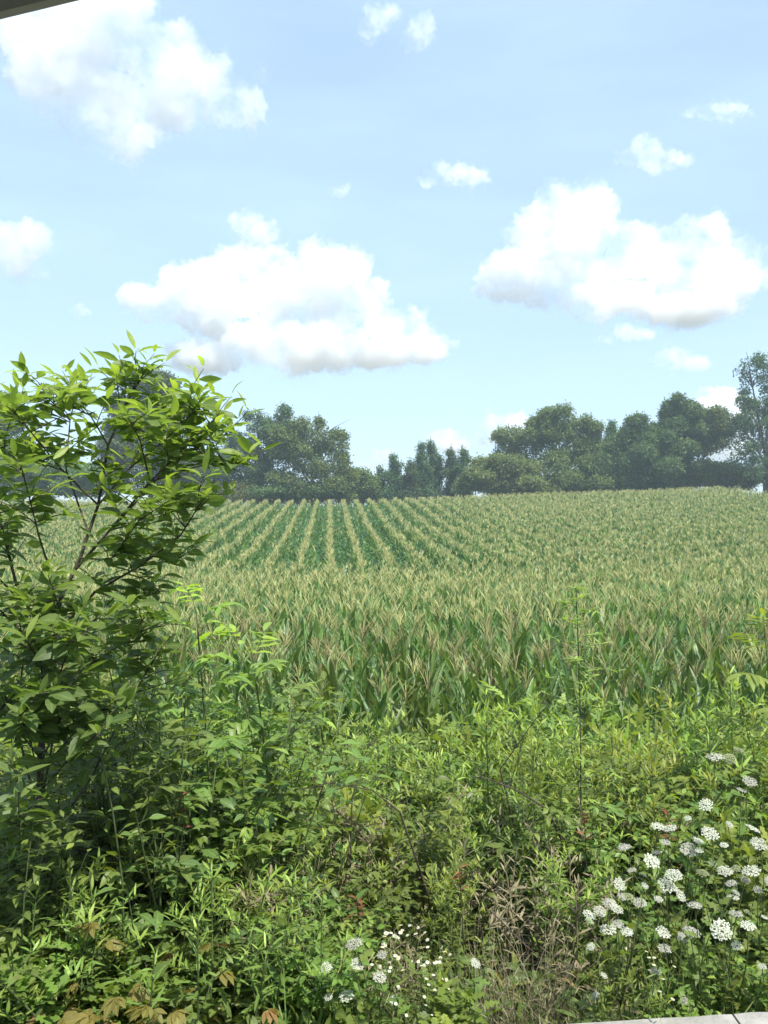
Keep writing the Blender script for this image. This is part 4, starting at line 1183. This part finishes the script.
def cloud(blobs, label, mat=None, d=1500, seed=0, vox=4.0, amp=1.0):
    """blobs: (px, py, r_px) or (px, py, rx, ry)"""
    rng = np.random.default_rng(seed + 100)
    import bmesh
    s = d / F
    cx = np.mean([b[0] for b in blobs]); cyy = max(b[1] + b[-1] for b in blobs)
    base = P(cx, cyy, d)
    bm = bmesh.new()
    more = []
    for b in blobs:
        rx, ry = (b[2], b[2]) if len(b) == 3 else b[2:]
        for q in range(9 if rx > 14 else 4):
            a = rng.uniform(-.35, 3.5); k = rng.uniform(.25, .42)
            more.append((b[0] + rx * .85 * math.cos(a), b[1] - ry * .85 * math.sin(a), rx * k, min(rx, ry * 1.3) * k))
    for b in list(blobs) + more:
        rx, ry = (b[2], b[2]) if len(b) == 3 else b[2:]
        c = P(b[0], b[1], d + rng.uniform(-.5, .5) * rx * s) - base
        r = bmesh.ops.create_icosphere(bm, subdivisions=2, radius=1.0)
        for v in r['verts']:
            v.co = Vector((v.co.x * rx * s, v.co.y * rx * s * .9, v.co.z * ry * s)) + Vector(c)
    me = bpy.data.meshes.new('cloud'); bm.to_mesh(me); bm.free()
    o = bpy.data.objects.new('cumulus_cloud', me); COL.objects.link(o)
    md = o.modifiers.new('r', 'REMESH'); md.mode = 'VOXEL'; md.voxel_size = vox * d / 1500
    dg = bpy.context.evaluated_depsgraph_get()
    me2 = bpy.data.meshes.new_from_object(o.evaluated_get(dg)); o.modifiers.clear(); o.data = me2
    n = len(me2.vertices)
    V = np.empty(n * 3, np.float32); me2.vertices.foreach_get('co', V); V = V.reshape(-1, 3)
    Nn = np.empty(n * 3, np.float32); me2.vertices.foreach_get('normal', Nn); Nn = Nn.reshape(-1, 3)
    off = rng.uniform(-50, 50, 3)
    for i in range(n):
        p = Vector(V[i] * 1500 / d + off * 10)
        big = mnoise.noise(p / 42)
        bil = 1 - abs(mnoise.noise(p / 30)) * 2
        sm = 1 - abs(mnoise.noise(p / 13)) * 2
        ti = mnoise.fractal(p / 9, 1, 2, 4)
        V[i] += Nn[i] * amp * d / 1500 * (big * 12 + bil * 9 + sm * 8 + ti * 8 - 9)
    me2.vertices.foreach_set('co', V.ravel()); me2.update()
    me2.materials.clear(); me2.materials.append(mat or CLOUD)
    o.location = base
    # ragged thin edge: the same body roughened and spread, far less dense
    me3 = me2.copy(); W_ = V.copy()
    for i in range(n):
        p = Vector(V[i] * 1500 / d + off * 7)
        W_[i] += Nn[i] * d / 1500 * amp * (2 + 22 * mnoise.fractal(p / 40, 1, 2, 6) + 10 * mnoise.fractal(p / 14, 1, 2, 4))
    me3.vertices.foreach_set('co', W_.ravel()); me3.update(); me3.materials.clear(); me3.materials.append(WISP)
    link('wisp', me3, o)
    tag(o, label, 'cloud', 'cumulus clouds in the summer sky')
    return o


cloud([(40, 40, 40), (85, 25, 45), (120, 60, 50), (60, 75, 45), (165, 70, 40), (205, 95, 34), (240, 105, 26, 18), (110, 115, 45, 38), (130, 140, 34, 24), (75, 110, 40, 30), (110, 0, 40), (178, 100, 40, 34), (260, 74, 9, 8)],
      'largest cloud, hanging highest beside the grey roof edge', seed=1, d=1050)
cloud([(5, 250, 34, 30), (30, 240, 20, 24), (20, 268, 24, 14), (-30, 255, 34, 30)], 'cloud half cut off by the left edge above the shrub', seed=2, d=1300)
cloud([(245, 226, 16, 12), (264, 232, 16, 10), (252, 236, 18, 8)], 'small cloud just above the wide cloud over the crest', mat=THIN, seed=3, amp=.85, d=2500)
cloud([(150, 302, 30, 16), (190, 288, 30, 22), (230, 280, 32, 26), (270, 275, 30, 26), (318, 268, 26, 24), (340, 280, 30, 30), (300, 300, 50, 30), (230, 312, 60, 28), (360, 312, 34, 28), (395, 330, 34, 22), (430, 350, 26, 14), (330, 345, 50, 26), (270, 345, 50, 24), (300, 366, 24, 12), (210, 358, 38, 16), (380, 352, 40, 18)],
      'wide heaped cloud over the crest behind the corn rows', seed=4, d=1900)
cloud([(560, 212, 30, 24), (590, 206, 28, 22), (540, 240, 34, 26), (575, 245, 44, 36), (510, 270, 28, 20), (495, 288, 16, 14), (625, 262, 40, 30), (660, 255, 38, 24), (700, 252, 36, 30), (735, 250, 28, 16), (640, 285, 60, 22), (715, 280, 44, 24), (560, 285, 50, 24), (685, 310, 50, 14), (605, 300, 50, 16)],
      'towering heaped cloud over the right tree line', seed=5)
cloud([(378, 22, 15, 12), (388, 18, 13, 12), (370, 28, 10, 6)], 'small puff high near the top edge, twin to the one beside it on the left', mat=THIN, seed=6, amp=.8, d=1700)
cloud([(422, 28, 13, 14), (414, 42, 13, 8), (430, 38, 9, 10)], 'small ragged puff high near the top edge, lower of the pair', mat=THIN, seed=7, amp=.8, d=1750)
cloud([(432, 180, 16, 7), (452, 174, 18, 10), (472, 178, 16, 6)], 'small flat-bottomed cloud alone in the middle of the sky', mat=THIN, seed=8, amp=.8, d=2200)
cloud([(646, 148, 14, 12), (634, 157, 18, 8), (660, 162, 22, 7)], 'small slanting cloud above the towering heaped cloud', mat=THIN, seed=9, amp=.8, d=1900)
cloud([(705, 112, 20, 5), (736, 114, 18, 5)], 'thin faint wisp of cloud at the upper right', mat=THIN, seed=10, amp=.7, d=1900)
cloud([(672, 360, 18, 8), (690, 364, 18, 7)], 'faint cloud low under the towering heaped cloud', mat=THIN, seed=11, amp=.75, d=2600)
cloud([(490, 428, 14, 10), (512, 426, 18, 12), (500, 436, 24, 9)], 'low cloud half hidden behind the olive tree crown', seed=12, amp=.8, d=2900)
cloud([(440, 440, 16, 9), (450, 446, 18, 9), (432, 447, 12, 8)], 'low small cloud peeping over the pointed trees', seed=13, amp=.8, d=3000)
cloud([(715, 400, 20, 12), (735, 408, 22, 14), (700, 412, 20, 12), (720, 430, 30, 40)], 'low cloud between the overhanging tree and the tall lacy tree', seed=14, amp=.85, d=2900)
cloud([(384, 456, 12, 7), (376, 462, 12, 6)], 'tiny low cloud over the shortest pointed tree', mat=THIN, seed=15, amp=.7, d=3000)
cloud([(340, 190, 10, 7)], 'faint puff between the lone flat cloud and the small cloud over the crest cloud', mat=THIN, seed=16, amp=.75, d=2400)
cloud([(82, 310, 10, 8)], 'faint puff beside the tip of the wide cloud, over the shrub', mat=THIN, seed=17, amp=.75, d=2500)
cloud([(630, 334, 18, 7), (610, 336, 10, 5)], 'faint scrap hanging under the base of the towering cloud', mat=THIN, seed=18, amp=.75, d=2500)

# ------------------------------------------------------------------ the summer haze between here and the trees
def build_haze():
    mb = MB(); box(mb, -260, 260, -30, 260, -9, 34)
    m, nt, N, L = new_mat('haze_air')
    v = N.new('ShaderNodeVolumePrincipled'); v.inputs['Color'].default_value = (.76, .89, .98, 1)
    v.inputs['Density'].default_value = .0010; v.inputs['Anisotropy'].default_value = .2
    out = N.new('ShaderNodeOutputMaterial'); L.new(v.outputs[0], out.inputs['Volume'])
    tag(link('haze', mb.mesh('haze', [m], False)), kind='stuff')


build_haze()
